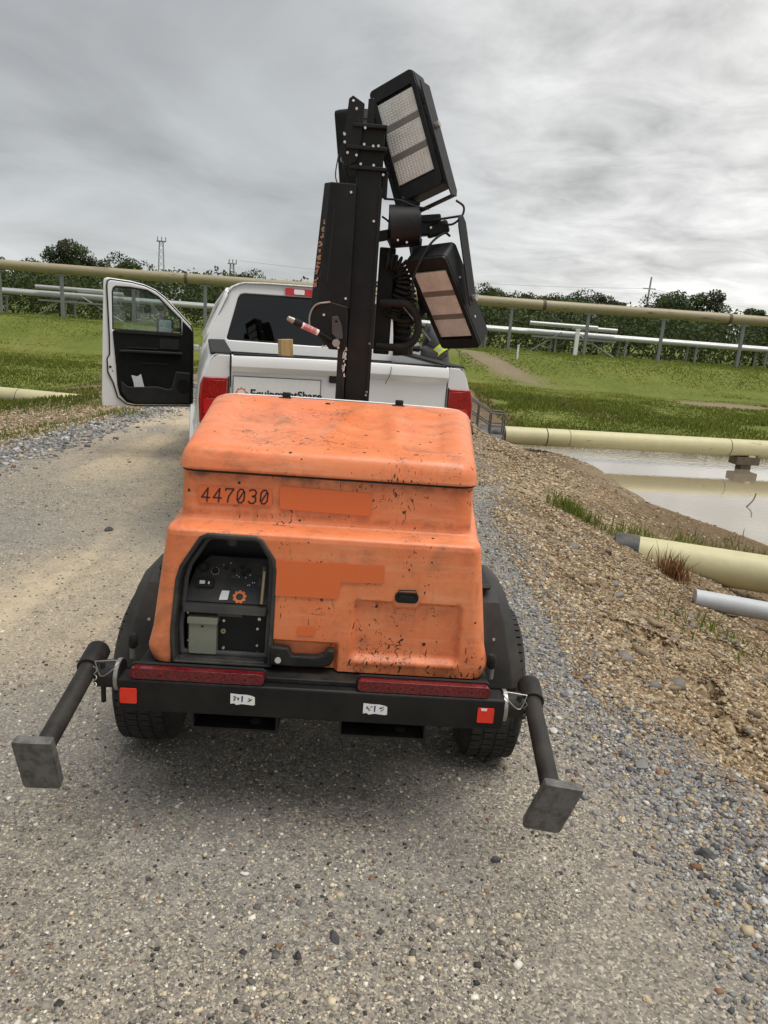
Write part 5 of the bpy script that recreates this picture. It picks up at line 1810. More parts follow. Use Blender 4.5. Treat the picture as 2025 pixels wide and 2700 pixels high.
for (x, z) in ((-0.012, 2.165), (-0.010, 1.735), (0.09, 2.065), (0.105, 1.32), (0.108, 1.335), (0.108, 1.55)):
    y = 1.261 if x < 0 else 1.318
    MB().tube([(x, y + 0.004, z), (x, y - 0.004, z)], 0.0055, 8).build('bolt', M['bolt'], mast)
# mast head: stacked flanges, ears and bolts
head = MB().b2(0.0, 0.115, 1.335, 1.45, 2.27, 2.44).build('mast_head', M['black'], T, bevel=0.004)
for z, x0, x1 in ((2.272, -0.03, 0.132), (2.350, -0.045, 0.128), (2.436, -0.02, 0.122)):
    MB().b2(x0, x1, 1.305, 1.47, z - 0.007, z + 0.007).build('flange', M['black'], head, bevel=0.002)
MB().plate([(-0.042, 2.27), (-0.075, 2.33), (-0.060, 2.37), (-0.048, 2.49), (-0.044, 2.535), (-0.028, 2.548), (0.022, 2.52), (0.020, 2.43), (0.005, 2.30)], [circle(-0.026, 2.53, 0.006, 8)], 0.012, YM @ Matrix.Translation((0, 0, -1.33))).build('head_ear', M['black'], head, bevel=0.002)
MB().plate([(0.034, 2.43), (0.036, 2.548), (0.060, 2.552), (0.066, 2.43)], [], 0.012, YM @ Matrix.Translation((0, 0, -1.36))).build('head_tab', M['black'], head, bevel=0.002)
for (x, z) in ((-0.010, 2.495), (-0.052, 2.365), (-0.054, 2.395), (-0.038, 2.325), (0.0, 2.318), (0.030, 2.425), (0.03, 2.362), (0.068, 2.358), (0.02, 2.285), (0.075, 2.284), (0.09, 2.36), (0.118, 2.25)):
    MB().tube([(x, 1.312, z), (x, 1.300, z)], 0.0055, 8).build('bolt', M['bolt'], head)
MB().b2(0.112, 0.140, 1.35, 1.40, 2.17, 2.27).build('cable_guide', M['black'], head, bevel=0.003)

# winch and tilt strut low on the mast
win = MB().plate([(-0.150, 1.60), (-0.165, 1.66), (-0.14, 1.70), (-0.09, 1.72), (0.0, 1.70), (0.0, 1.515), (-0.07, 1.515)], [], 0.02, YM @ Matrix.Translation((0, 0, -1.27))).build('winch_bracket', M['black'], T, bevel=0.003)
MB().tube(spline([(-0.075, 1.245, 1.715), (-0.135, 1.245, 1.70), (-0.160, 1.245, 1.655), (-0.160, 1.245, 1.60)], 5), 0.004, 6).build('winch_cable', M['steel'], win)
MB().plate([(-0.065, 1.655), (-0.040, 1.660), (-0.020, 1.62), (-0.012, 1.565), (-0.035, 1.560), (-0.062, 1.585)], [circle(-0.045, 1.655 - 0.02, 0.006, 8)], 0.006, YM @ Matrix.Translation((0, 0, -1.248))).build('brake_plate', M['bay'], win, bevel=0.002)
MB().tube([(-0.040, 1.245, 1.545), (-0.040, 1.225, 1.545)], 0.017, 14).build('winch_hub', M['steel'], win)
MB().tube([(-0.052, 1.26, 1.548), (-0.10, 1.22, 1.575), (-0.135, 1.20, 1.590)], 0.010, 10).build('crank_arm', M['black'], win)
MB().tube([(-0.120, 1.208, 1.584), (-0.190, 1.175, 1.612)], 0.0135, 12).build('strut_label', M['sticker'], win)
MB().tube([(-0.130, 1.2035, 1.588), (-0.182, 1.179, 1.609)], 0.0139, 12).build('strut_red_print', worn('faded_red_print', (0.55, 0.16, 0.20), 0.6, dust_amt=0.6, dust=(0.8, 0.75, 0.75), scale=90), win)
MB().tube([(-0.190, 1.175, 1.612), (-0.222, 1.16, 1.626)], 0.017, 12).build('strut_collar', M['plastic'], win)
MB().tube([(-0.215, 1.163, 1.623), (-0.245, 1.15, 1.636)], [0.014, 0.010], 10).build('strut_tip', M['steel'], win)
for (x, z) in ((-0.10, 1.66), (-0.098, 1.525), (-0.085, 1.527), (-0.03, 1.525)):
    MB().tube([(x, 1.252, z), (x, 1.243, z)], 0.0055, 8).build('bolt', M['bolt'], win)

# pan/tilt hub and carrier arms
hub = MB().tube([(0.155, 1.42, 2.06), (0.163, 1.42, 2.06), (0.29, 1.42, 2.075), (0.30, 1.42, 2.076)], [0.06, 0.092, 0.088, 0.06], 24).build('lamp_hub', M['lampbody'], T)
MB().box((0.14, 1.41, 2.02), (0.12, 0.05, 0.042), Matrix.Rotation(R(-14), 3, 'Y')).build('hub_arm', M['black'], hub, bevel=0.004)
MB().box((0.31, 1.43, 2.075), (0.16, 0.075, 0.085), Matrix.Rotation(R(-8), 3, 'Y')).build('junction_box', M['lampbody'], hub, bevel=0.008)
MB().box((0.375, 1.42, 2.065), (0.10, 0.06, 0.055), Matrix.Rotation(R(-20), 3, 'Y')).build('swivel', M['black'], hub, bevel=0.01)
MB().box((0.29, 1.42, 1.975), (0.04, 0.04, 0.09)).build('drop_bracket', M['black'], hub, bevel=0.004)
MB().box((0.24, 1.43, 2.15), (0.09, 0.05, 0.06), Matrix.Rotation(R(15), 3, 'Y')).build('riser_bracket', M['black'], hub, bevel=0.006)
for (x, z) in ((0.20, 1.998), (0.24, 1.992), (0.34, 2.06)):
    MB().tube([(x, 1.345, z), (x, 1.335, z)], 0.005, 8).build('bolt', M['bolt'], hub)


def lamp(centre, rot, w, h, yoke_dir, label, reach=0.055, full=0.02, gap=0.016, swing=0.0, wid=0.105):
    a, b, c = rot
    Mr = Matrix.Rotation(a - TYAW, 4, 'Z') @ Matrix.Rotation(b, 4, 'X') @ Matrix.Rotation(c, 4, 'Y')
    W, Hh = w + 0.046, h + 0.115
    hx = MB()
    hx.plate(rrect(-W / 2, W / 2, -Hh / 2, Hh / 2, 0.022), [], 0.095, YM @ Matrix.Translation((0, 0, -0.108)))
    o = hx.build('floodlight', M['lampbody'], T, bevel=0.01, seg=3)
    o.matrix_local = Matrix.Translation(w2t(centre)) @ Mr
    o['label'] = label
    MB().plate(rrect(-W / 2 + 0.002, W / 2 - 0.002, -Hh / 2 + 0.002, Hh / 2 - 0.002, 0.02), [rrect(-w / 2, w / 2, -h / 2, h / 2, 0.004)], 0.013, YM @ Matrix.Translation((0, 0, -0.0135))).build('bezel', M['lampbody'], o, bevel=0.003)
    ph = h / 3
    for k in range(3):
        zc_ = -h / 2 + ph * (k + 0.5)
        half = ph / 2 - 0.014
        m = MB().b2(-w / 2 + 0.001, w / 2 - 0.001, 0.004, 0.011, zc_ - half, zc_ + half)
        # rows of LED optics standing on the lens plate
        for i in range(12):
            for j in range(8):
                x = -w / 2 + 0.009 + i * (w - 0.018) / 11
                z = zc_ - half + 0.007 + j * (2 * half - 0.014) / 7
                q = 0.0048
                m.add([(x - q, 0.0039, z - q), (x + q, 0.0039, z - q), (x + q, 0.0039, z + q), (x - q, 0.0039, z + q), (x, 0.0024, z)], [(0, 1, 4), (1, 2, 4), (2, 3, 4), (3, 0, 4)])
        m.build('lens_panel', M['led'], o, smooth=False, fix=False)
    for k in (1, 2):
        zc_ = -h / 2 + ph * k
        MB().b2(-w / 2, w / 2, 0.003, 0.012, zc_ - 0.0135, zc_ + 0.0135).build('lens_divider', M['led_bar'], o)
    fm_ = MB()
    for k in range(11):
        z = -Hh / 2 + 0.04 + k * (Hh - 0.08) / 10
        fm_.b2(-W / 2 + 0.02, W / 2 - 0.02, 0.109, 0.135, z - 0.003, z + 0.003)
    fm_.build('cooling_fins', M['lampbody'], o, smooth=False)
    # yoke: two arms and a cross strap
    ax = W / 2 + gap
    zt = yoke_dir * (Hh / 2 + reach)
    zs = -yoke_dir * full
    yk = MB()
    for s in (-1, 1):
        yk.plate([(zs, 0.010), (zs, wid), (zt - yoke_dir * 0.03, wid - 0.005), (zt, wid * 0.72), (zt, 0.015), (zt - yoke_dir * 0.03, 0.006)], [], 0.006,
                 Matrix(((0, 0, 1, s * ax - 0.003), (0, 1, 0, 0), (1, 0, 0, 0), (0, 0, 0, 1))))
    yk.b2(-ax, ax, 0.02, 0.058, zt - 0.004, zt + 0.004)
    if swing:
        Sw = Matrix.Translation((0, 0.045, 0)) @ Matrix.Rotation(swing, 4, 'X') @ Matrix.Translation((0, -0.045, 0))
        yk.v = [tuple(Sw @ Vector(p)) for p in yk.v]
    y_ = yk.build('yoke', M['lampbody'], o, bevel=0.004)
    for s in (-1, 1):
        MB().tube([(s * (ax + 0.002), 0.045, 0.0), (s * (ax + 0.022), 0.045, 0.0)], 0.014, 12).build('pivot_bolt', M['steel'], o)
        for zb in (-0.10, 0.11):
            MB().tube([(s * (W / 2), 0.045, zb), (s * (W / 2 + 0.005), 0.045, zb)], 0.005, 8).build('side_screw', M['bolt'], o)
    return o


lamp((-0.028, 3.50, 2.428), (-0.47, 0.002, -0.39), 0.176, 0.38, -1, 'upper floodlight facing the viewer', 0.055, 0.19)
lamp((0.200, 3.50, 1.738), (-0.525, 0.699, -0.14), 0.168, 0.38, 1, 'lower floodlight hanging tipped downwards', 0.10, 0.03, 0.026, -0.42, 0.075)
lamp((-0.300, 3.86, 2.39), (-1.95, 0.05, 0.22), 0.168, 0.30, -1, 'floodlight turned away behind the mast head')

# hoses, coiled leads and loose wires
MB().tube(spline([w2t(p) for p in ((-0.085, 3.52, 1.73), (0.03, 3.50, 1.735), (0.085, 3.50, 1.68), (0.09, 3.50, 1.60), (0.04, 3.50, 1.545), (-0.09, 3.52, 1.535))], 8), 0.018, 12).build('hose_loop', M['plastic'], T)
MB().tube(spline([w2t(p) for p in ((-0.07, 3.56, 1.69), (0.01, 3.56, 1.66), (0.06, 3.56, 1.665))], 5), 0.010, 8).build('hose_clip', M['plastic'], T)
MB().tube(helix([w2t(p) for p in ((-0.07, 3.54, 1.92), (0.0, 3.54, 1.90), (0.02, 3.54, 1.83), (-0.01, 3.56, 1.74), (-0.03, 3.58, 1.68))], 0.030, 17, 10), 0.007, 6).build('coiled_lead', M['plastic'], T)
MB().tube(helix([w2t(p) for p in ((-0.02, 3.60, 1.88), (0.03, 3.60, 1.80), (0.04, 3.60, 1.70), (0.02, 3.62, 1.55))], 0.034, 15, 10), 0.009, 6).build('coiled_lead', M['plastic'], T)
MB().tube(helix([w2t(p) for p in ((0.135, 3.60, 1.86), (0.135, 3.60, 1.76), (0.10, 3.60, 1.69), (0.05, 3.60, 1.66))], 0.014, 18, 8), 0.005, 5).build('coiled_lead', M['plastic'], T)
MB().tube(spline([w2t(p) for p in ((0.20, 3.46, 2.035), (0.17, 3.43, 2.04), (0.11, 3.40, 1.98), (0.055, 3.39, 1.85), (0.06, 3.42, 1.76))], 7), 0.0055, 7).build('power_lead', M['plastic'], T)
MB().tube(spline([w2t(p) for p in ((0.15, 3.49, 2.09), (0.205, 3.48, 2.085), (0.245, 3.47, 2.12), (0.25, 3.47, 2.16), (0.215, 3.48, 2.185))], 6), 0.005, 7).build('power_lead', M['plastic'], T)
MB().tube(spline([w2t(p) for p in ((-0.10, 3.48, 2.17), (-0.03, 3.46, 2.165), (0.04, 3.46, 2.145), (0.10, 3.46, 2.14))], 5), 0.0045, 6).build('power_lead', M['plastic'], T)
MB().tube(spline([w2t(p) for p in ((-0.105, 3.50, 2.10), (-0.07, 3.50, 2.075), (-0.05, 3.50, 2.02), (-0.06, 3.52, 1.95))], 5), 0.0045, 6).build('power_lead', M['plastic'], T)
MB().tube(spline([w2t(p) for p in ((-0.32, 3.60, 2.36), (-0.325, 3.55, 2.27), (-0.31, 3.50, 2.22))], 4), 0.003, 5).build('power_lead', M['plastic'], T)
MB().tube(spline([w2t(p) for p in ((-0.30, 3.52, 2.34), (-0.285, 3.50, 2.28), (-0.26, 3.50, 2.22))], 4), 0.003, 5).build('power_lead', M['plastic'], T)
# dark rear carriage behind the leads
MB().b2(0.125, 0.20, 1.50, 1.60, 1.50, 1.98).build('rear_carriage', M['black'], T, bevel=0.006)
MB().tube([(0.215, 1.55, 1.90), (0.26, 1.56, 1.60), (0.27, 1.56, 1.50)], [0.03, 0.045, 0.05], 10).build('cable_boot', M['plastic'], T)
MB().tube([w2t((0.02, 3.56, 1.72)), w2t((0.16, 3.58, 1.58))], 0.004, 5).build('stay_wire', M['steel'], T)

# ------------------------------------------------------------------ pickup truck
KYAW = R(14.5)
K = empty('pickup_truck', (-0.36, 5.30, 0.0), KYAW, 'white pickup truck towing the light tower, driver door open', 'truck')


def grid_obj(name, A, mat, parent, cut=None, solid=0.0, angle=40):
    A = np.asarray(A, float)
    nu, nv = A.shape[:2]
    id_ = np.arange(nu * nv).reshape(nu, nv)
    F = np.stack([id_[:-1, :-1], id_[:-1, 1:], id_[1:, 1:], id_[1:, :-1]], -1).reshape(-1, 4)
    Vv = A.reshape(-1, 3)
    if cut is not None:
        c = Vv[F].mean(1)
        F = F[~cut(c)]
    o = np_mesh(name, Vv, F, mat, parent, smooth=True, angle=angle)
    if solid:
        m = o.modifiers.new('thick', 'SOLIDIFY')
        m.thickness = solid
        m.offset = 0
    return o


BED_L = 1.72
RW = (0.95, 0.40, 0.46)      # rear wheel y, z, arch radius
prof = [(0.955, 0.60), (0.985, 0.66), (1.0, 0.80), (1.006, 0.95), (1.003, 1.05), (0.995, 1.13), (0.978, 1.21), (0.955, 1.28), (0.930, 1.335), (0.915, 1.352), (0.895, 1.360), (0.80, 1.362), (0.782, 1.350), (0.780, 1.20), (0.780, 0.84)]
for s in (-1, 1):
    ysam = np.linspace(0.0, BED_L, 60)
    A = []
    for y in ysam:
        row = []
        for x, z in prof:
            fl = 0.035 * math.exp(-((math.hypot(y - RW[0], z - RW[1]) - 0.50) / 0.06) ** 2) if x > 0.9 and z < 1.0 else 0
            rk = -0.030 * math.exp(-y / 0.05) if x > 0.85 else 0
            row.append((s * (x + fl + rk), y, z + 0.02 * (y / BED_L)))
        A.append(row)
    # densify profile for the wheel arch cut
    A = np.array(A)
    dense = []
    for r_ in A:
        q = []
        for i in range(len(r_) - 1):
            for t in np.linspace(0, 1, 7)[:-1]:
                q.append(r_[i] + (r_[i + 1] - r_[i]) * t)
        q.append(r_[-1])
        dense.append(q)
    bs_ = grid_obj('bed_side', dense, M['white_paint'], K, cut=lambda c: (np.hypot(c[:, 1] - RW[0], c[:, 2] - RW[1]) < RW[2]) & (np.abs(c[:, 0]) > 0.9))
    # rear corner skin round the taillight
    MB().plate([(s * 0.785, 0.62), (s * 0.925, 0.62), (s * 0.968, 0.80), (s * 0.976, 0.95), (s * 0.972, 1.10), (s * 0.948, 1.21), (s * 0.925, 1.28), (s * 0.895, 1.335), (s * 0.862, 1.357), (s * 0.785, 1.357)], [], 0.012, YM @ Matrix.Translation((0, 0, -0.010))).build('bed_corner', M['white_paint'], K, bevel=0.008, seg=3)
    # plastic rail cap
    MB().add([(s * 0.77, 0.01, 1.364), (s * 0.918, 0.02, 1.356), (s * 0.918, BED_L, 1.376), (s * 0.77, BED_L, 1.384), (s * 0.77, 0.01, 1.376), (s * 0.905, 0.02, 1.372), (s * 0.905, BED_L, 1.392), (s * 0.77, BED_L, 1.396)],
             [(0, 1, 2, 3), (4, 7, 6, 5), (0, 4, 5, 1), (1, 5, 6, 2), (2, 6, 7, 3), (3, 7, 4, 0)]).build('rail_cap', M['interior_grey'], K, bevel=0.006)
    # taillight
    tlo = MB()
    tlo.plate([(s * 0.793, 0.83), (s * 0.955, 0.83), (s * 0.984, 0.90), (s * 0.990, 1.05), (s * 0.982, 1.15), (s * 0.962, 1.205), (s * 0.793, 1.208)], [], 0.10, YM @ Matrix.Translation((0, 0, -0.088)))
    tlamp = tlo.build('taillight', M['truck_lens'], K, bevel=0.012, seg=3)
    MB().plate([(s * 0.787, 0.825), (s * 0.793, 0.825), (s * 0.793, 1.214), (s * 0.787, 1.214)], [], 0.02, YM @ Matrix.Translation((0, 0, -0.010))).build('taillight_gasket', M['deep'], tlamp)
    MB().plate(rrect(min(s * 0.805, s * 0.940), max(s * 0.805, s * 0.940), 1.075, 1.185, 0.02), [], 0.003, YM @ Matrix.Translation((0, 0, 0.0105))).build('brake_lens', M['truck_lens'], tlamp, bevel=0.001)
    MB().plate(rrect(min(s * 0.805, s * 0.955), max(s * 0.805, s * 0.955), 0.955, 1.060, 0.02), [], 0.003, YM @ Matrix.Translation((0, 0, 0.0105))).build('turn_lens', M['red_bright'], tlamp, bevel=0.001)
    # rear and front wheels
    for yw in (RW[0], 4.52):
        w = MB().lathe([(0.24, -0.12), (0.30, -0.135), (0.37, -0.125), (0.395, -0.09), (0.40, 0), (0.395, 0.09), (0.37, 0.125), (0.30, 0.135), (0.24, 0.12)], (s * 0.86, yw, 0.40), 'X', 40).build('tyre', M['rubber'], K)
        MB().lathe([(0.03, s * 0.11), (0.08, s * 0.11), (0.10, s * 0.08), (0.20, s * 0.07), (0.235, s * 0.115), (0.24, s * 0.10), (0.24, -s * 0.1)], (s * 0.86, yw, 0.40), 'X', 30).build('rim', M['steel'], w)
        xa = 1.03 if yw < 2 else 0.985
        MB().tube([(s * xa, yw + 0.475 * math.cos(R(a)), 0.40 + 0.475 * math.sin(R(a))) for a in range(22 if yw < 2 else 14, 160 if yw < 2 else 168, 6)], 0.028, 8).build('arch_trim', M['white_paint'], K)
        MB().lathe([(0.47, s * xa), (0.47, s * 0.70), (0.2, s * 0.70)], (0, yw, 0.40), 'X', 30).build('wheel_well', M['deep'], K)

# bed floor and bulkhead
MB().b2(-0.78, 0.78, 0.05, BED_L, 0.80, 0.84).build('bed_floor', M['interior_grey'], K)
MB().b2(-0.775, 0.775, BED_L - 0.03, BED_L, 0.84, 1.285).build('bed_bulkhead', M['black'], K, bevel=0.005)
MB().b2(-0.775, 0.775, BED_L - 0.05, BED_L, 1.286, 1.296).build('bulkhead_cap', M['interior_grey'], K, bevel=0.005)

# tailgate: crowned spoiler edge, concave band, flat panel
tp = [(0.055, 1.345), (0.045, 1.358), (0.0, 1.362), (-0.026, 1.352), (-0.036, 1.330), (-0.038, 1.285), (-0.030, 1.272), (0.000, 1.238), (0.004, 1.205), (0.004, 0.98), (0.006, 0.78), (0.02, 0.745), (0.055, 0.74)]
A = []
for x in np.linspace(-0.774, 0.774, 30):
    cr = -0.012 * (1 - (x / 0.774) ** 2)
    A.append([(x, y + cr, z + 0.006 * (1 - (x / 0.774) ** 2)) for y, z in tp])
tg = grid_obj('tailgate', A, M['white_paint'], K, angle=25)
MB().b2(-0.774, 0.774, 0.03, 0.055, 0.742, 1.346).build('tailgate_inner', M['black'], tg)
MB().b2(-0.762, 0.762, -0.02, 0.05, 1.359, 1.372).build('tailgate_cap', M['interior_grey'], tg, bevel=0.004)
MB().plate(rrect(-0.100, 0.100, 1.205, 1.270, 0.012), [], 0.016, YM @ Matrix.Translation((0, 0, 0.006))).build('tailgate_handle', M['deep'], tg, bevel=0.004)
MB().tube([(0.335, -0.055, 1.345), (0.332, -0.056, 1.30), (0.322, -0.05, 1.27), (0.305, -0.028, 1.22)], 0.0022, 5).build('paint_scratch', M['ink'], tg)
# magnetic sign
sgn = MB().plate(rrect(-0.763, -0.155, 0.93, 1.222, 0.004), [], 0.003, YM @ Matrix.Translation((0, 0, 0.012))).build('door_sign', M['sticker'], tg, bevel=0.0)
fr = MB()
for x0, x1, z0, z1 in ((-0.762, -0.155, 1.218, 1.2225), (-0.763, -0.7585, 0.93, 1.222), (-0.1595, -0.155, 0.93, 1.222)):
    fr.b2(x0, x1, -0.0165, -0.0150, z0, z1)
fr.build('sign_border', M['ink'], sgn, smooth=False)
MB().plate(gear(-0.705, 1.107, 0.038, 0.022), [circle(-0.705, 1.107, 0.026, 24)], 0.001, YM @ Matrix.Translation((0, 0, 0.0152))).build('gear_emblem', M['orange_ink'], sgn, smooth=False)


def text_mesh(name, body_, size, loc, mat, parent, offset=0.0, ext=0.0006):
    cu = bpy.data.curves.new(name, 'FONT')
    cu.body = body_
    cu.size = size
    cu.offset = offset
    cu.extrude = ext
    cu.resolution_u = 3
    tmp = bpy.data.objects.new(name, cu)
    COL.objects.link(tmp)
    bpy.context.view_layer.update()
    dg = bpy.context.evaluated_depsgraph_get()
    me = bpy.data.meshes.new_from_object(tmp.evaluated_get(dg))
    bpy.data.objects.remove(tmp)
    me.materials.clear()
    me.transform(Matrix(((1, 0, 0, loc[0]), (0, 0, -1, loc[1]), (0, 1, 0, loc[2]), (0, 0, 0, 1))))
    return link(name, me, mat, parent, smooth=False)


text_mesh('sign_small_letter', 't', 0.05, (-0.672, -0.0160, 1.084), M['ink'], sgn, 0.002)
text_mesh('sign_lettering', 'EquipmentShare', 0.076, (-0.645, -0.0160, 1.082), M['ink'], sgn, 0.0024)
MB().plate([(-0.36, 1.05), (-0.26, 1.05), (-0.255, 1.065), (-0.29, 1.095), (-0.34, 1.095)], [], 0.001, YM @ Matrix.Translation((0, 0, 0.0185))).build('green_mark', M['green_ink'], sgn, smooth=False)

# rear bumper and hitch
MB().b2(-0.92, 0.92, -0.16, 0.02, 0.56, 0.72).build('rear_bumper', M['white_paint'], K, bevel=0.03, seg=3)
MB().b2(-0.55, 0.55, -0.165, 0.0, 0.715, 0.728).build('bumper_step', M['plastic'], K, bevel=0.005)
hit = MB().b2(-0.05, 0.05, -0.30, 0.02, 0.46, 0.52).build('hitch', M['black_dusty'], K, bevel=0.006)
MB().lathe([(0.0, 0.06), (0.02, 0.055), (0.027, 0.03), (0.02, 0.005), (0.016, 0.0), (0.016, -0.02)], (0, -0.25, 0.53), 'Z', 14).build('tow_ball', M['steel'], hit)

# ---- cab
CB = 1.75                     # cab back
CF = 3.55                     # base of the windscreen pillar


def cab_half(z):
    return float(np.interp(z, [0.55, 0.75, 1.0, 1.25, 1.38, 1.50, 1.70, 1.82, 1.87], [0.93, 0.965, 0.975, 0.965, 0.940, 0.885, 0.79, 0.735, 0.68]))


back_out = []
for z in (0.60, 0.80, 1.0, 1.2, 1.30, 1.38, 1.45, 1.55, 1.65, 1.75, 1.82, 1.86):
    back_out.append((cab_half(z), z))
top_pts = [(0.60, 1.895), (0.4, 1.905), (0.0, 1.91), (-0.4, 1.905), (-0.60, 1.895)]
back_out = back_out + top_pts + [(-x, z) for x, z in reversed(back_out)]
win_o = [(0.742, 1.392), (0.752, 1.41), (0.70, 1.60), (0.655, 1.765), (0.635, 1.795), (0.60, 1.805), (0.0, 1.812), (-0.60, 1.805), (-0.635, 1.795), (-0.655, 1.765), (-0.70, 1.60), (-0.752, 1.41), (-0.742, 1.392), (0.0, 1.386)]
lean = 0.16
CBM = Matrix(((1, 0, 0, 0), (0, lean, -1, CB - lean * 1.35), (0, 1, 0, 0), (0, 0, 0, 1)))
cabb = MB().plate(back_out, [win_o], 0.03, CBM @ Matrix.Translation((0, 0, -0.03))).build('cab_back', M['white_paint'], K, bevel=0.012, seg=3)
gw = [(x * 1.008, 1.6 + (z - 1.6) * 1.01) for x, z in win_o]
rwn = MB().plate(gw, [], 0.006, CBM @ Matrix.Translation((0, 0, -0.016))).build('rear_window', M['glass_dark'], K, smooth=False)
gin = [(x * 0.965, 1.6 + (z - 1.6) * 0.93) for x, z in win_o]
MB().plate(gw, [gin], 0.002, CBM @ Matrix.Translation((0, 0, -0.0095))).build('window_frit', M['deep'], rwn, smooth=False)
chm = MB().plate(rrect(-0.235, 0.235, 1.822, 1.884, 0.012), [], 0.016, CBM @ Matrix.Translation((0, 0, 0.001))).build('high_brake_light', M['red_bright'], K, bevel=0.006)
MB().plate(rrect(-0.155, -0.06, 1.832, 1.876, 0.008), [], 0.003, CBM @ Matrix.Translation((0, 0, 0.0175))).build('cargo_lens', M['sticker'], chm, bevel=0.001)
# roof skin
A = []
for y in np.linspace(CB + lean * 0.5 - 0.02, 3.05, 16):
    t = (y - CB) / (3.05 - CB)
    row = []
    dz = 0.012 * math.sin(math.pi * min(1, t)) - 0.035 * max(0, t - 0.85) / 0.15
    for x, z in [(cab_half(1.80), 1.80), (cab_half(1.85), 1.855)] + [(0.64, 1.885)] + top_pts + [(-0.64, 1.885), (-cab_half(1.85), 1.855), (-cab_half(1.80), 1.80)]:
        row.append((x, y, z + dz))
    A.append(row)
grid_obj('roof', A, M['white_paint'], K, solid=0.012, angle=50)
# lower body sides, rear doors, pillars
for s in (-1, 1):
    for nm, y0, y1 in (('rear_door', CB + 0.01, 2.52), ('front_door_closed', 2.54, 3.50)):
        if s < 0 and nm == 'front_door_closed':
            continue
        zs_ = [0.55, 0.7, 0.85, 1.0, 1.15, 1.25, 1.33, 1.38]
        A = [[(s * cab_half(z), y, z) for z in zs_] for y in np.linspace(y0, y1, 6)]
        grid_obj(nm, A, M['white_paint'], K, solid=0.02)
        # window frame and glass above the belt
        zw = [1.38, 1.50, 1.65, 1.80]
        top1 = 1.0
        A = [[(s * (cab_half(z) - 0.012), y, z) for z in zw] for y in np.linspace(y0 + 0.03, y1 - 0.03 if nm == 'rear_door' else 3.05, 5)]
        grid_obj('side_window', A, M['glass_dark'], K, solid=0.004)
    for y0, y1 in ((CB + 0.005, CB + 0.13), (2.48, 2.56)):
        A = [[(s * cab_half(z), y, z) for z in (1.36, 1.45, 1.55, 1.65, 1.75, 1.82)] for y in (y0 + (lean * 0.1), y1)]
        for r_ in A:
            pass
        if y0 < 2:
            A = [[(s * cab_half(z), (CB + lean * (z - 1.35) + 0.0), z) for z in (1.36, 1.45, 1.55, 1.65, 1.75, 1.82)], [(s * cab_half(z), CB + lean * (z - 1.35) + 0.14, z) for z in (1.36, 1.45, 1.55, 1.65, 1.75, 1.82)]]
        grid_obj('roof_pillar', A, M['white_paint'], K, solid=0.03)
    # windscreen pillar
    MB().tube([(s * 0.93, 3.66, 1.36), (s * 0.80, 3.30, 1.70), (s * 0.70, 3.04, 1.85)], 0.035, 8).build('windscreen_pillar', M['white_paint'], K)
    # front fender and sill
    zs_ = [0.55, 0.75, 0.95, 1.10, 1.20, 1.26]
    A = [[(s * (0.98 - 0.05 * max(0, (y - 4.6)) ** 1.2 - (0.05 if z > 1.2 else 0)), y, z * (1 if z < 1.1 else 1 - 0.03 * (y - 3.5))) for z in zs_] for y in np.linspace(3.52, 5.15, 24)]
    A = np.array(A)
    dn = []
    for r_ in A:
        q = []
        for i in range(len(r_) - 1):
            for t in np.linspace(0, 1, 6)[:-1]:
                q.append(r_[i] + (r_[i + 1] - r_[i]) * t)
        q.append(r_[-1])
        dn.append(q)
    grid_obj('front_fender', dn, M['white_paint'], K, cut=lambda c: np.hypot(c[:, 1] - 4.52, c[:, 2] - 0.40) < 0.46, solid=0.012)
    MB().b2(s * 0.88 - 0.05, s * 0.88 + 0.05, CB, 3.55, 0.46, 0.56).build('sill', M['plastic'], K, bevel=0.02)
# windscreen, dash, hood, nose
MB().add([(-0.90, 3.68, 1.30), (0.90, 3.68, 1.30), (0.68, 3.06, 1.845), (-0.68, 3.06, 1.845)], [(0, 1, 2, 3)]).build('windscreen', M['glass_dark'], K, smooth=False)
A = [[(x, y, 1.27 - 0.06 * (y - 3.6) - 0.05 * (x / 0.95) ** 4 + 0.02 * (1 if abs(x) < 0.5 else 0)) for x in np.linspace(-0.94, 0.94, 16)] for y in np.linspace(3.58, 5.12, 10)]
grid_obj('engine_hood', A, M['white_paint'], K, solid=0.02)
MB().b2(-0.92, 0.92, 5.10, 5.22, 0.62, 1.16).build('grille', M['plastic'], K, bevel=0.05, seg=3)
MB().b2(-0.98, 0.98, 5.15, 5.32, 0.45, 0.66).build('front_bumper', M['steel'], K, bevel=0.05, seg=3)
for s in (-1, 1):
    MB().b2(s * 0.66, s * 0.93, 5.19, 5.235, 0.90, 1.08).build('headlight', M['sticker'], K, bevel=0.02)
MB().b2(-0.93, 0.93, CB + 0.02, 3.65, 0.50, 0.56).build('cab_floor', M['interior'], K)
MB().b2(-0.91, 0.91, 3.38, 3.66, 0.85, 1.30).build('dashboard', M['interior'], K, bevel=0.04, seg=3)
MB().b2(-0.93, 0.93, CB + 0.05, CB + 0.10, 0.56, 1.38).build('cab_rear_trim', M['interior'], K)
for x, y in ((-0.42, 2.55), (0.42, 2.55), (-0.42, 1.92), (0.42, 1.92)):
    seat = MB().box((x, y + 0.28, 0.86), (0.54, 0.52, 0.16)).build('seat', M['interior_grey'], K, bevel=0.04, seg=3)
    MB().box((x, y, 1.20), (0.50, 0.13, 0.62), Matrix.Rotation(R(-8), 3, 'X')).build('backrest', M['interior_grey'], seat, bevel=0.045, seg=3)
    MB().box((x, y - 0.03, 1.585), (0.27, 0.09, 0.17), Matrix.Rotation(R(-8), 3, 'X')).build('headrest', M['interior_grey'], seat, bevel=0.03, seg=3)
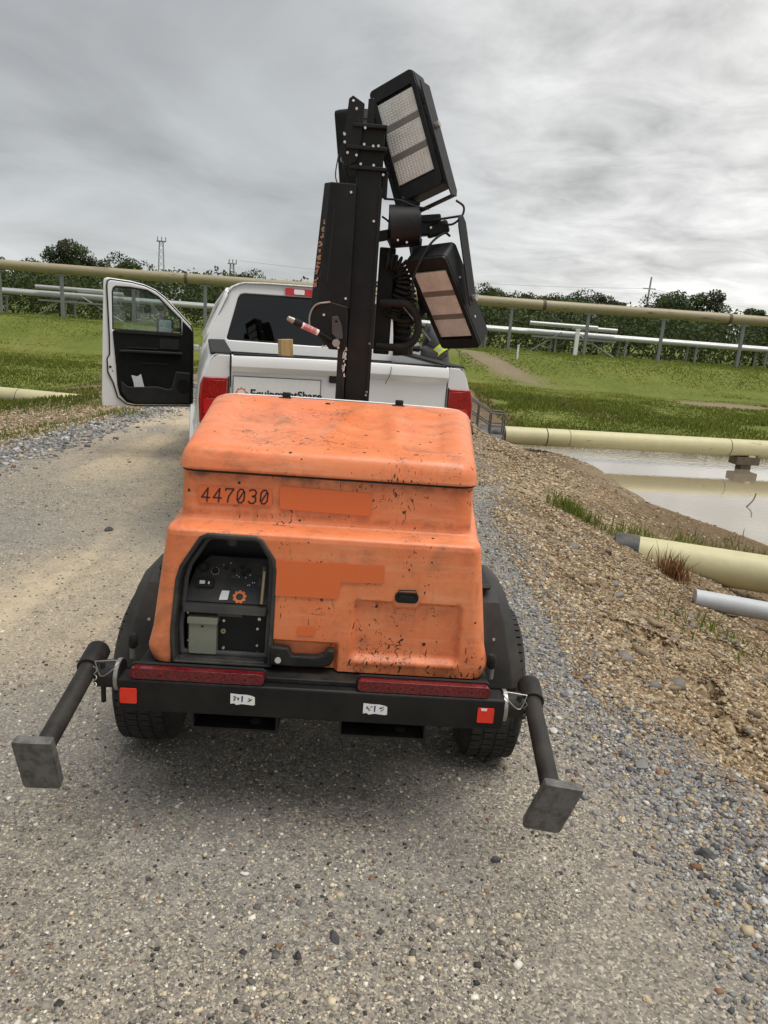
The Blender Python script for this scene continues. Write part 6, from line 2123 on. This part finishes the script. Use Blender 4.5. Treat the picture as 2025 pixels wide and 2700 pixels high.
MB().tube([Vector((-0.42, 3.30, 1.10)) + Matrix.Rotation(R(25), 3, 'X') @ Vector((0.19 * math.cos(2 * math.pi * k / 20), 0, 0.19 * math.sin(2 * math.pi * k / 20))) for k in range(20)], 0.015, 8, closed=True).build('steering_wheel', M['interior'], K)
MB().b2(-0.45, 0.45, 0.1, 5.0, 0.42, 0.52).build('chassis_frame', M['black_dusty'], K)

# ---- open driver's door: (u along the door from the hinge, z up, c towards the viewer)
Kinv = Matrix.Translation((-0.36, 5.30, 0)) @ Matrix.Rotation(KYAW, 4, 'Z')
hw_ = Vector((-2.25, 8.40, 0))
ew_ = Vector((-3.13, 8.00, 0))
du = (ew_ - hw_).normalized()
dn_ = du.cross(Vector((0, 0, 1))).normalized()
if dn_.y > 0:
    dn_ = -dn_
DW = Matrix(((du.x, 0, dn_.x, hw_.x), (du.y, 0, dn_.y, hw_.y), (0, 1, 0, 0), (0, 0, 0, 1)))
DM = Kinv.inverted() @ DW
d_out = [(0.007, 0.556), (0.962, 0.546), (0.970, 0.60), (0.958, 1.0), (0.945, 1.36), (0.925, 1.86), (0.915, 1.885), (0.88, 1.893), (0.66, 1.878), (0.52, 1.853), (0.40, 1.808), (0.30, 1.738), (0.15, 1.590), (0.03, 1.47), (0.010, 1.42), (0.008, 1.26)]
d_win = [(0.128, 1.352), (0.852, 1.362), (0.850, 1.75), (0.838, 1.79), (0.812, 1.812), (0.66, 1.814), (0.49, 1.798), (0.375, 1.738), (0.226, 1.596), (0.136, 1.516)]
door = MB().plate(d_out, [d_win], 0.055, DM @ Matrix.Translation((0, 0, -0.065))).build('open_door', M['white_paint'], K, bevel=0.012, seg=3)
door['label'] = 'open driver door with dark inner trim'
d_fl = [(0.012, 0.575), (0.636, 0.566), (0.72, 0.583), (0.804, 0.652), (0.845, 0.80), (0.898, 0.915), (0.902, 1.06), (0.876, 1.10), (0.876, 1.286), (0.892, 1.80), (0.885, 1.852), (0.86, 1.868), (0.66, 1.856), (0.52, 1.832), (0.405, 1.787), (0.31, 1.718), (0.16, 1.570), (0.04, 1.45), (0.016, 1.40)]
MB().plate(d_fl, [d_win], 0.026, DM @ Matrix.Translation((0, 0, -0.012))).build('door_flange', M['white_paint'], door, bevel=0.010, seg=3)
MB().tube([DM @ Vector((a, b, 0.002)) for a, b in [Vector(p) for p in poly_offset(d_fl, 0.006)]], 0.0085, 6, closed=True).build('weatherstrip', M['deep'], door)
d_tr = [(0.018, 0.60), (0.05, 0.588), (0.63, 0.578), (0.72, 0.60), (0.79, 0.68), (0.812, 0.78), (0.822, 0.99), (0.850, 1.345), (0.836, 1.362), (0.13, 1.350), (0.125, 1.50), (0.02, 1.40), (0.016, 1.30)]
trim = MB().plate(d_tr, [], 0.022, DM @ Matrix.Translation((0, 0, 0.012))).build('door_trim', M['interior'], door, bevel=0.008)
MB().plate(rrect(0.14, 0.80, 1.335, 1.362, 0.008), [], 0.014, DM @ Matrix.Translation((0, 0, 0.030))).build('belt_trim', M['interior_grey'], trim, bevel=0.005)
MB().plate([(0.13, 1.138), (0.785, 1.140), (0.79, 1.155), (0.70, 1.166), (0.13, 1.162)], [], 0.055, DM @ Matrix.Translation((0, 0, 0.028))).build('armrest', M['interior_grey'], trim, bevel=0.008)
MB().plate(rrect(0.38, 0.71, 1.182, 1.196, 0.005), [], 0.02, DM @ Matrix.Translation((0, 0, 0.030))).build('pull_handle', M['interior_grey'], trim, bevel=0.004)
MB().plate(rrect(0.165, 0.37, 1.19, 1.30, 0.01), [], 0.012, DM @ Matrix.Translation((0, 0, 0.030))).build('switch_panel', M['interior_grey'], trim, bevel=0.004)
MB().plate(rrect(0.28, 0.55, 1.02, 1.034, 0.005), [], 0.01, DM @ Matrix.Translation((0, 0, 0.030))).build('trim_crease', M['interior_grey'], trim, bevel=0.003)
MB().plate([(0.05, 0.60), (0.62, 0.595), (0.71, 0.63), (0.775, 0.72), (0.775, 0.832), (0.70, 0.772), (0.40, 0.785), (0.30, 0.762), (0.255, 0.765), (0.205, 0.955), (0.05, 0.945)], [], 0.06, DM @ Matrix.Translation((0, 0, 0.034))).build('door_pocket', M['interior_grey'], trim, bevel=0.012)
MB().plate(circle(0.125, 0.80, 0.075, 20), [], 0.006, DM @ Matrix.Translation((0, 0, 0.094))).build('speaker_grille', M['interior'], trim, bevel=0.002)
gp = poly_offset(d_win, 0.004)
MB().plate(gp, [], 0.004, DM @ Matrix.Translation((0, 0, -0.040))).build('door_glass', M['glass'], door, smooth=False)
MB().plate(d_win, [poly_offset(d_win, -0.014)], 0.014, DM @ Matrix.Translation((0, 0, -0.018))).build('glass_run', M['deep'], door, smooth=False)
MB().plate(rrect(0.868, 0.893, 0.962, 0.985, 0.002), [], 0.004, DM @ Matrix.Translation((0, 0, 0.014))).build('latch', M['deep'], door)
MB().plate(rrect(0.852, 0.862, 0.925, 0.937, 0.002), [], 0.004, DM @ Matrix.Translation((0, 0, 0.014))).build('latch', M['deep'], door)
mir = MB().plate(rrect(0.20, 0.375, 1.325, 1.510, 0.025), [], 0.08, DM @ Matrix.Translation((0, 0, -0.21))).build('side_mirror', M['plastic'], door, bevel=0.015, seg=3)
MB().plate(rrect(0.224, 0.360, 1.352, 1.497, 0.018), [], 0.004, DM @ Matrix.Translation((0, 0, -0.118)) @ Matrix.Translation((0, 1.42, 0)) @ Matrix.Rotation(R(-5), 4, 'X') @ Matrix.Translation((0, -1.42, 0))).build('mirror_glass', M['mirror'], mir, smooth=False)
MB().tube([DM @ Vector((0.20, 1.40, -0.17)), DM @ Vector((0.10, 1.40, -0.09))], 0.025, 8).build('mirror_arm', M['plastic'], mir)
MB().plate([(0.02, 1.36), (0.128, 1.352), (0.136, 1.516), (0.05, 1.43)], [], 0.02, DM @ Matrix.Translation((0, 0, -0.02))).build('mirror_sail', M['plastic'], door)
for z in (0.80, 1.22):
    MB().box(DM @ Vector((-0.03, z, -0.03)), (0.07, 0.05, 0.06)).build('hinge', M['white_paint'], door, bevel=0.006)

# paper in the door pocket, lumber in the bed
tag(MB().add([Kinv @ (DM @ Vector(p)) for p in ((0.672, 0.900, 0.088), (0.632, 0.893, 0.094), (0.612, 0.888, 0.088), (0.572, 0.915, 0.09), (0.555, 0.84, 0.084), (0.530, 0.74, 0.080), (0.640, 0.74, 0.080), (0.650, 0.82, 0.088),
                                                 (0.672, 0.900, 0.090), (0.632, 0.893, 0.096), (0.612, 0.888, 0.090), (0.572, 0.915, 0.092), (0.555, 0.84, 0.086), (0.530, 0.74, 0.082), (0.640, 0.74, 0.082), (0.650, 0.82, 0.090))],
             [(0, 1, 7), (1, 2, 4, 7), (2, 3, 4), (7, 4, 5, 6), (15, 9, 8), (15, 12, 10, 9), (12, 11, 10), (14, 13, 12, 15)] + [(i, (i + 1) % 8, (i + 1) % 8 + 8, i + 8) for i in range(8)]).build('crumpled_paper', M['paper'], smooth=False, fix=False),
    'crumpled white paper stuck in the open door pocket', 'paper')
lb = Kinv @ Vector((-0.33, 0.34, 0.84))
lum = MB().box((0, 0, 0.318), (0.088, 0.088, 0.636)).build('timber_post', M['wood'], bevel=0.003)
lum.location = lb
lum.rotation_euler = (R(-2), R(-4), KYAW + R(12))
tag(lum, 'short yellow timber post standing up in the truck bed', 'timber')

# ------------------------------------------------------------------ worker leaning on the far side of the truck bed
def skin_obj(name, verts, edges, mat, parent=None, sub=2, root=0):
    me = bpy.data.meshes.new(name)
    me.from_pydata([v[0] for v in verts], edges, [])
    o = bpy.data.objects.new(name, me)
    COL.objects.link(o)
    o.modifiers.new('skin', 'SKIN').use_smooth_shade = True
    if not me.skin_vertices:
        bpy.context.view_layer.objects.active = o
        bpy.context.view_layer.update()
    sv_ = me.skin_vertices[0].data
    for i, (_, r_) in enumerate(verts):
        sv_[i].radius = r_ if isinstance(r_, tuple) else (r_, r_)
        sv_[i].use_root = (i == root)
    m = o.modifiers.new('sub', 'SUBSURF')
    m.levels = sub
    m.render_levels = sub
    me.materials.append(mat)
    if parent:
        o.parent = parent
    return o


WX, WY = 0.44, 7.02
P = empty('person', (WX, WY, 0.02), 0, 'worker in grey coveralls with hi-vis arm bands leaning on the truck bed', 'person')
# joints relative to (WX, WY); faces -X (the truck), camera side is -Y
J = {
    'pelvis': (0.04, 0.0, 0.98), 'spine': (-0.07, 0.0, 1.18), 'chest': (-0.17, 0.0, 1.42), 'neck': (-0.10, 0.0, 1.60), 'headb': (-0.085, 0.0, 1.68), 'headm': (-0.08, 0.0, 1.77), 'headt': (-0.075, 0.0, 1.86),
    'shl': (-0.14, -0.20, 1.555), 'ell': (0.01, -0.25, 1.375), 'wrl': (-0.22, -0.215, 1.415), 'shr': (-0.12, 0.20, 1.545), 'elr': (0.02, 0.26, 1.33), 'wrr': (-0.20, 0.18, 1.405),
    'hipl': (0.05, -0.10, 0.93), 'knl': (0.03, -0.12, 0.52), 'anl': (0.07, -0.12, 0.09), 'tol': (-0.14, -0.13, 0.03),
    'hipr': (0.05, 0.10, 0.93), 'knr': (-0.02, 0.12, 0.52), 'anr': (0.0, 0.13, 0.09), 'tor': (-0.21, 0.14, 0.03),
}
RAD = {'pelvis': (0.125, 0.165), 'spine': (0.15, 0.17), 'chest': (0.165, 0.19), 'neck': 0.058, 'headb': 0.075, 'headm': 0.098, 'headt': 0.082, 'shl': 0.082, 'shr': 0.082, 'ell': 0.048, 'elr': 0.048, 'wrl': 0.030, 'wrr': 0.030,
       'hipl': 0.095, 'hipr': 0.095, 'knl': 0.062, 'knr': 0.062, 'anl': 0.045, 'anr': 0.045, 'tol': 0.036, 'tor': 0.036}
BON = [('pelvis', 'spine'), ('spine', 'chest'), ('chest', 'neck'), ('neck', 'headb'), ('headb', 'headm'), ('headm', 'headt'), ('chest', 'shl'), ('shl', 'ell'), ('ell', 'wrl'), ('chest', 'shr'), ('shr', 'elr'), ('elr', 'wrr'),
       ('pelvis', 'hipl'), ('hipl', 'knl'), ('knl', 'anl'), ('anl', 'tol'), ('pelvis', 'hipr'), ('hipr', 'knr'), ('knr', 'anr'), ('anr', 'tor')]


def figure(names, bones, grow, extra=None):
    vs, es, ix = [], [], {}
    for nm in names:
        r_ = RAD[nm]
        r_ = tuple(q + grow for q in r_) if isinstance(r_, tuple) else r_ + grow
        ix[nm] = len(vs)
        vs.append((J[nm], r_))
    for a, b in bones:
        if a in ix and b in ix:
            es.append((ix[a], ix[b]))
    if extra:
        extra(vs, es, ix)
    return vs, es


def hands(vs, es, ix):
    for wr, s in (('wrl', -1), ('wrr', 1)):
        w = Vector(J[wr])
        palm = len(vs)
        vs.append((tuple(w + Vector((-0.075, 0, 0.0))), (0.034, 0.016)))
        es.append((ix[wr], palm))
        for k, (dy, ln) in enumerate(((-0.027, 0.066), (-0.009, 0.078), (0.009, 0.074), (0.026, 0.060))):
            a = len(vs)
            vs.append((tuple(w + Vector((-0.105, dy * s, -0.002))), 0.0095))
            vs.append((tuple(w + Vector((-0.105 - ln * 0.55, dy * 1.15 * s, -0.012))), 0.0085))
            vs.append((tuple(w + Vector((-0.105 - ln * 0.85, dy * 1.2 * s, -0.034))), 0.0075))
            es += [(palm, a), (a, a + 1), (a + 1, a + 2)]
        a = len(vs)
        vs.append((tuple(w + Vector((-0.055, -0.040 * s, -0.008))), 0.011))
        vs.append((tuple(w + Vector((-0.090, -0.058 * s, -0.022))), 0.009))
        es += [(palm, a), (a, a + 1)]


vs, es = figure(list(J), BON, -0.014, hands)
for i_, nm_ in enumerate(J):
    if nm_ in ('pelvis', 'spine', 'chest', 'shl', 'shr', 'hipl', 'hipr'):
        r_ = vs[i_][1]
        vs[i_] = (vs[i_][0], tuple(q * 0.66 for q in r_) if isinstance(r_, tuple) else r_ * 0.66)
skin_obj('body', vs, es, M['body'], P, 2, 0)
cn = ['pelvis', 'spine', 'chest', 'neck', 'shl', 'ell', 'wrl', 'shr', 'elr', 'wrr', 'hipl', 'knl', 'anl', 'hipr', 'knr', 'anr']
vs, es = figure(cn, BON, 0.012)
for i, nm in enumerate(cn):
    if nm == 'neck':
        vs[i] = ((J['neck'][0], J['neck'][1], J['neck'][2] + 0.01), 0.088)
cov_ = skin_obj('coverall', vs, es, M['coverall'], P, 2, 0)
dt = bpy.data.textures.new('folds', 'CLOUDS')
dt.noise_scale = 0.09
dm = cov_.modifiers.new('folds', 'DISPLACE')
dm.texture = dt
dm.strength = 0.022
dm.mid_level = 0.5
dm.texture_coords = 'LOCAL'
for s_, e_ in (('shl', 'ell'), ('shr', 'elr')):
    a, b = Vector(J[s_]), Vector(J[e_])
    d = (b - a).normalized()
    for t, mk, w_ in ((0.62, 'hivis', 0.013), (0.72, 'hivis_grey', 0.010), (0.82, 'hivis', 0.013)):
        c = a.lerp(b, t)
        MB().tube([c - d * w_, c + d * w_], 0.074, 20, cap=False).build('arm_band', M[mk], P)
for ky, ax_ in (('knl', 'anl'), ('knr', 'anr')):
    c = Vector(J[ky]).lerp(Vector(J[ax_]), 0.4)
    MB().tube([c - Vector((0, 0, 0.025)), c + Vector((0, 0, 0.025))], 0.074, 20, cap=False).build('leg_band', M['hivis'], P)
for an, to in (('anl', 'tol'), ('anr', 'tor')):
    a, b = Vector(J[an]), Vector(J[to])
    skin_obj('boot', [(tuple(a + Vector((0.0, 0, 0.12))), 0.062), (tuple(a + Vector((0.0, 0, 0.0))), 0.058), (tuple(a + Vector((0.045, 0, -0.035))), 0.045), (tuple(b), 0.048)], [(0, 1), (1, 2), (1, 3)], M['boot'], P, 2, 0)
for wr, s in (('wrl', -1), ('wrr', 1)):
    w = Vector(J[wr])
    gv, ge = [(tuple(w), 0.036), (tuple(w + Vector((-0.075, 0, 0.0))), (0.040, 0.022))], [(0, 1)]
    for dy, ln in ((-0.027, 0.066), (-0.009, 0.078), (0.009, 0.074), (0.026, 0.060)):
        a = len(gv)
        gv += [(tuple(w + Vector((-0.105, dy * s, -0.002))), 0.0125), (tuple(w + Vector((-0.105 - ln * 0.55, dy * 1.15 * s, -0.012))), 0.0115), (tuple(w + Vector((-0.105 - ln * 0.92, dy * 1.2 * s, -0.036))), 0.011)]
        ge += [(1, a), (a, a + 1), (a + 1, a + 2)]
    a = len(gv)
    gv += [(tuple(w + Vector((-0.055, -0.040 * s, -0.008))), 0.014), (tuple(w + Vector((-0.092, -0.060 * s, -0.023))), 0.012)]
    ge += [(1, a), (a, a + 1)]
    skin_obj('glove', gv, ge, M['interior_grey'], P, 2, 0)
hm = Vector(J['headm'])
# face and hard hat
MB().tube([hm + Vector((-0.088, 0, 0.01)), hm + Vector((-0.115, 0, -0.02)), hm + Vector((-0.095, 0, -0.03))], [0.010, 0.014, 0.008], 8).build('nose', M['skin'], P)
for s in (-1, 1):
    MB().lathe([(0.0, -0.012), (0.009, -0.008), (0.012, 0.0), (0.009, 0.008), (0.0, 0.012)], tuple(hm + Vector((-0.083, s * 0.033, 0.005))), 'X', 10).build('eye', M['sticker'], P)
    MB().lathe([(0.0, -0.012), (0.02, -0.008), (0.028, 0.0), (0.02, 0.008), (0.0, 0.012)], tuple(hm + Vector((0.01, s * 0.092, -0.01))), 'Y', 10).build('ear', M['skin'], P)
MB().box(hm + Vector((-0.086, 0, -0.055)), (0.012, 0.045, 0.008)).build('mouth', M['boot'], P, bevel=0.003)
hat = MB().lathe([(0.0, 0.145), (0.05, 0.138), (0.09, 0.112), (0.115, 0.07), (0.122, 0.03), (0.140, 0.022), (0.138, 0.016), (0.118, 0.02)], tuple(hm + Vector((0, 0, 0.012))), 'Z', 28).build('hard_hat', M['hat'], P)
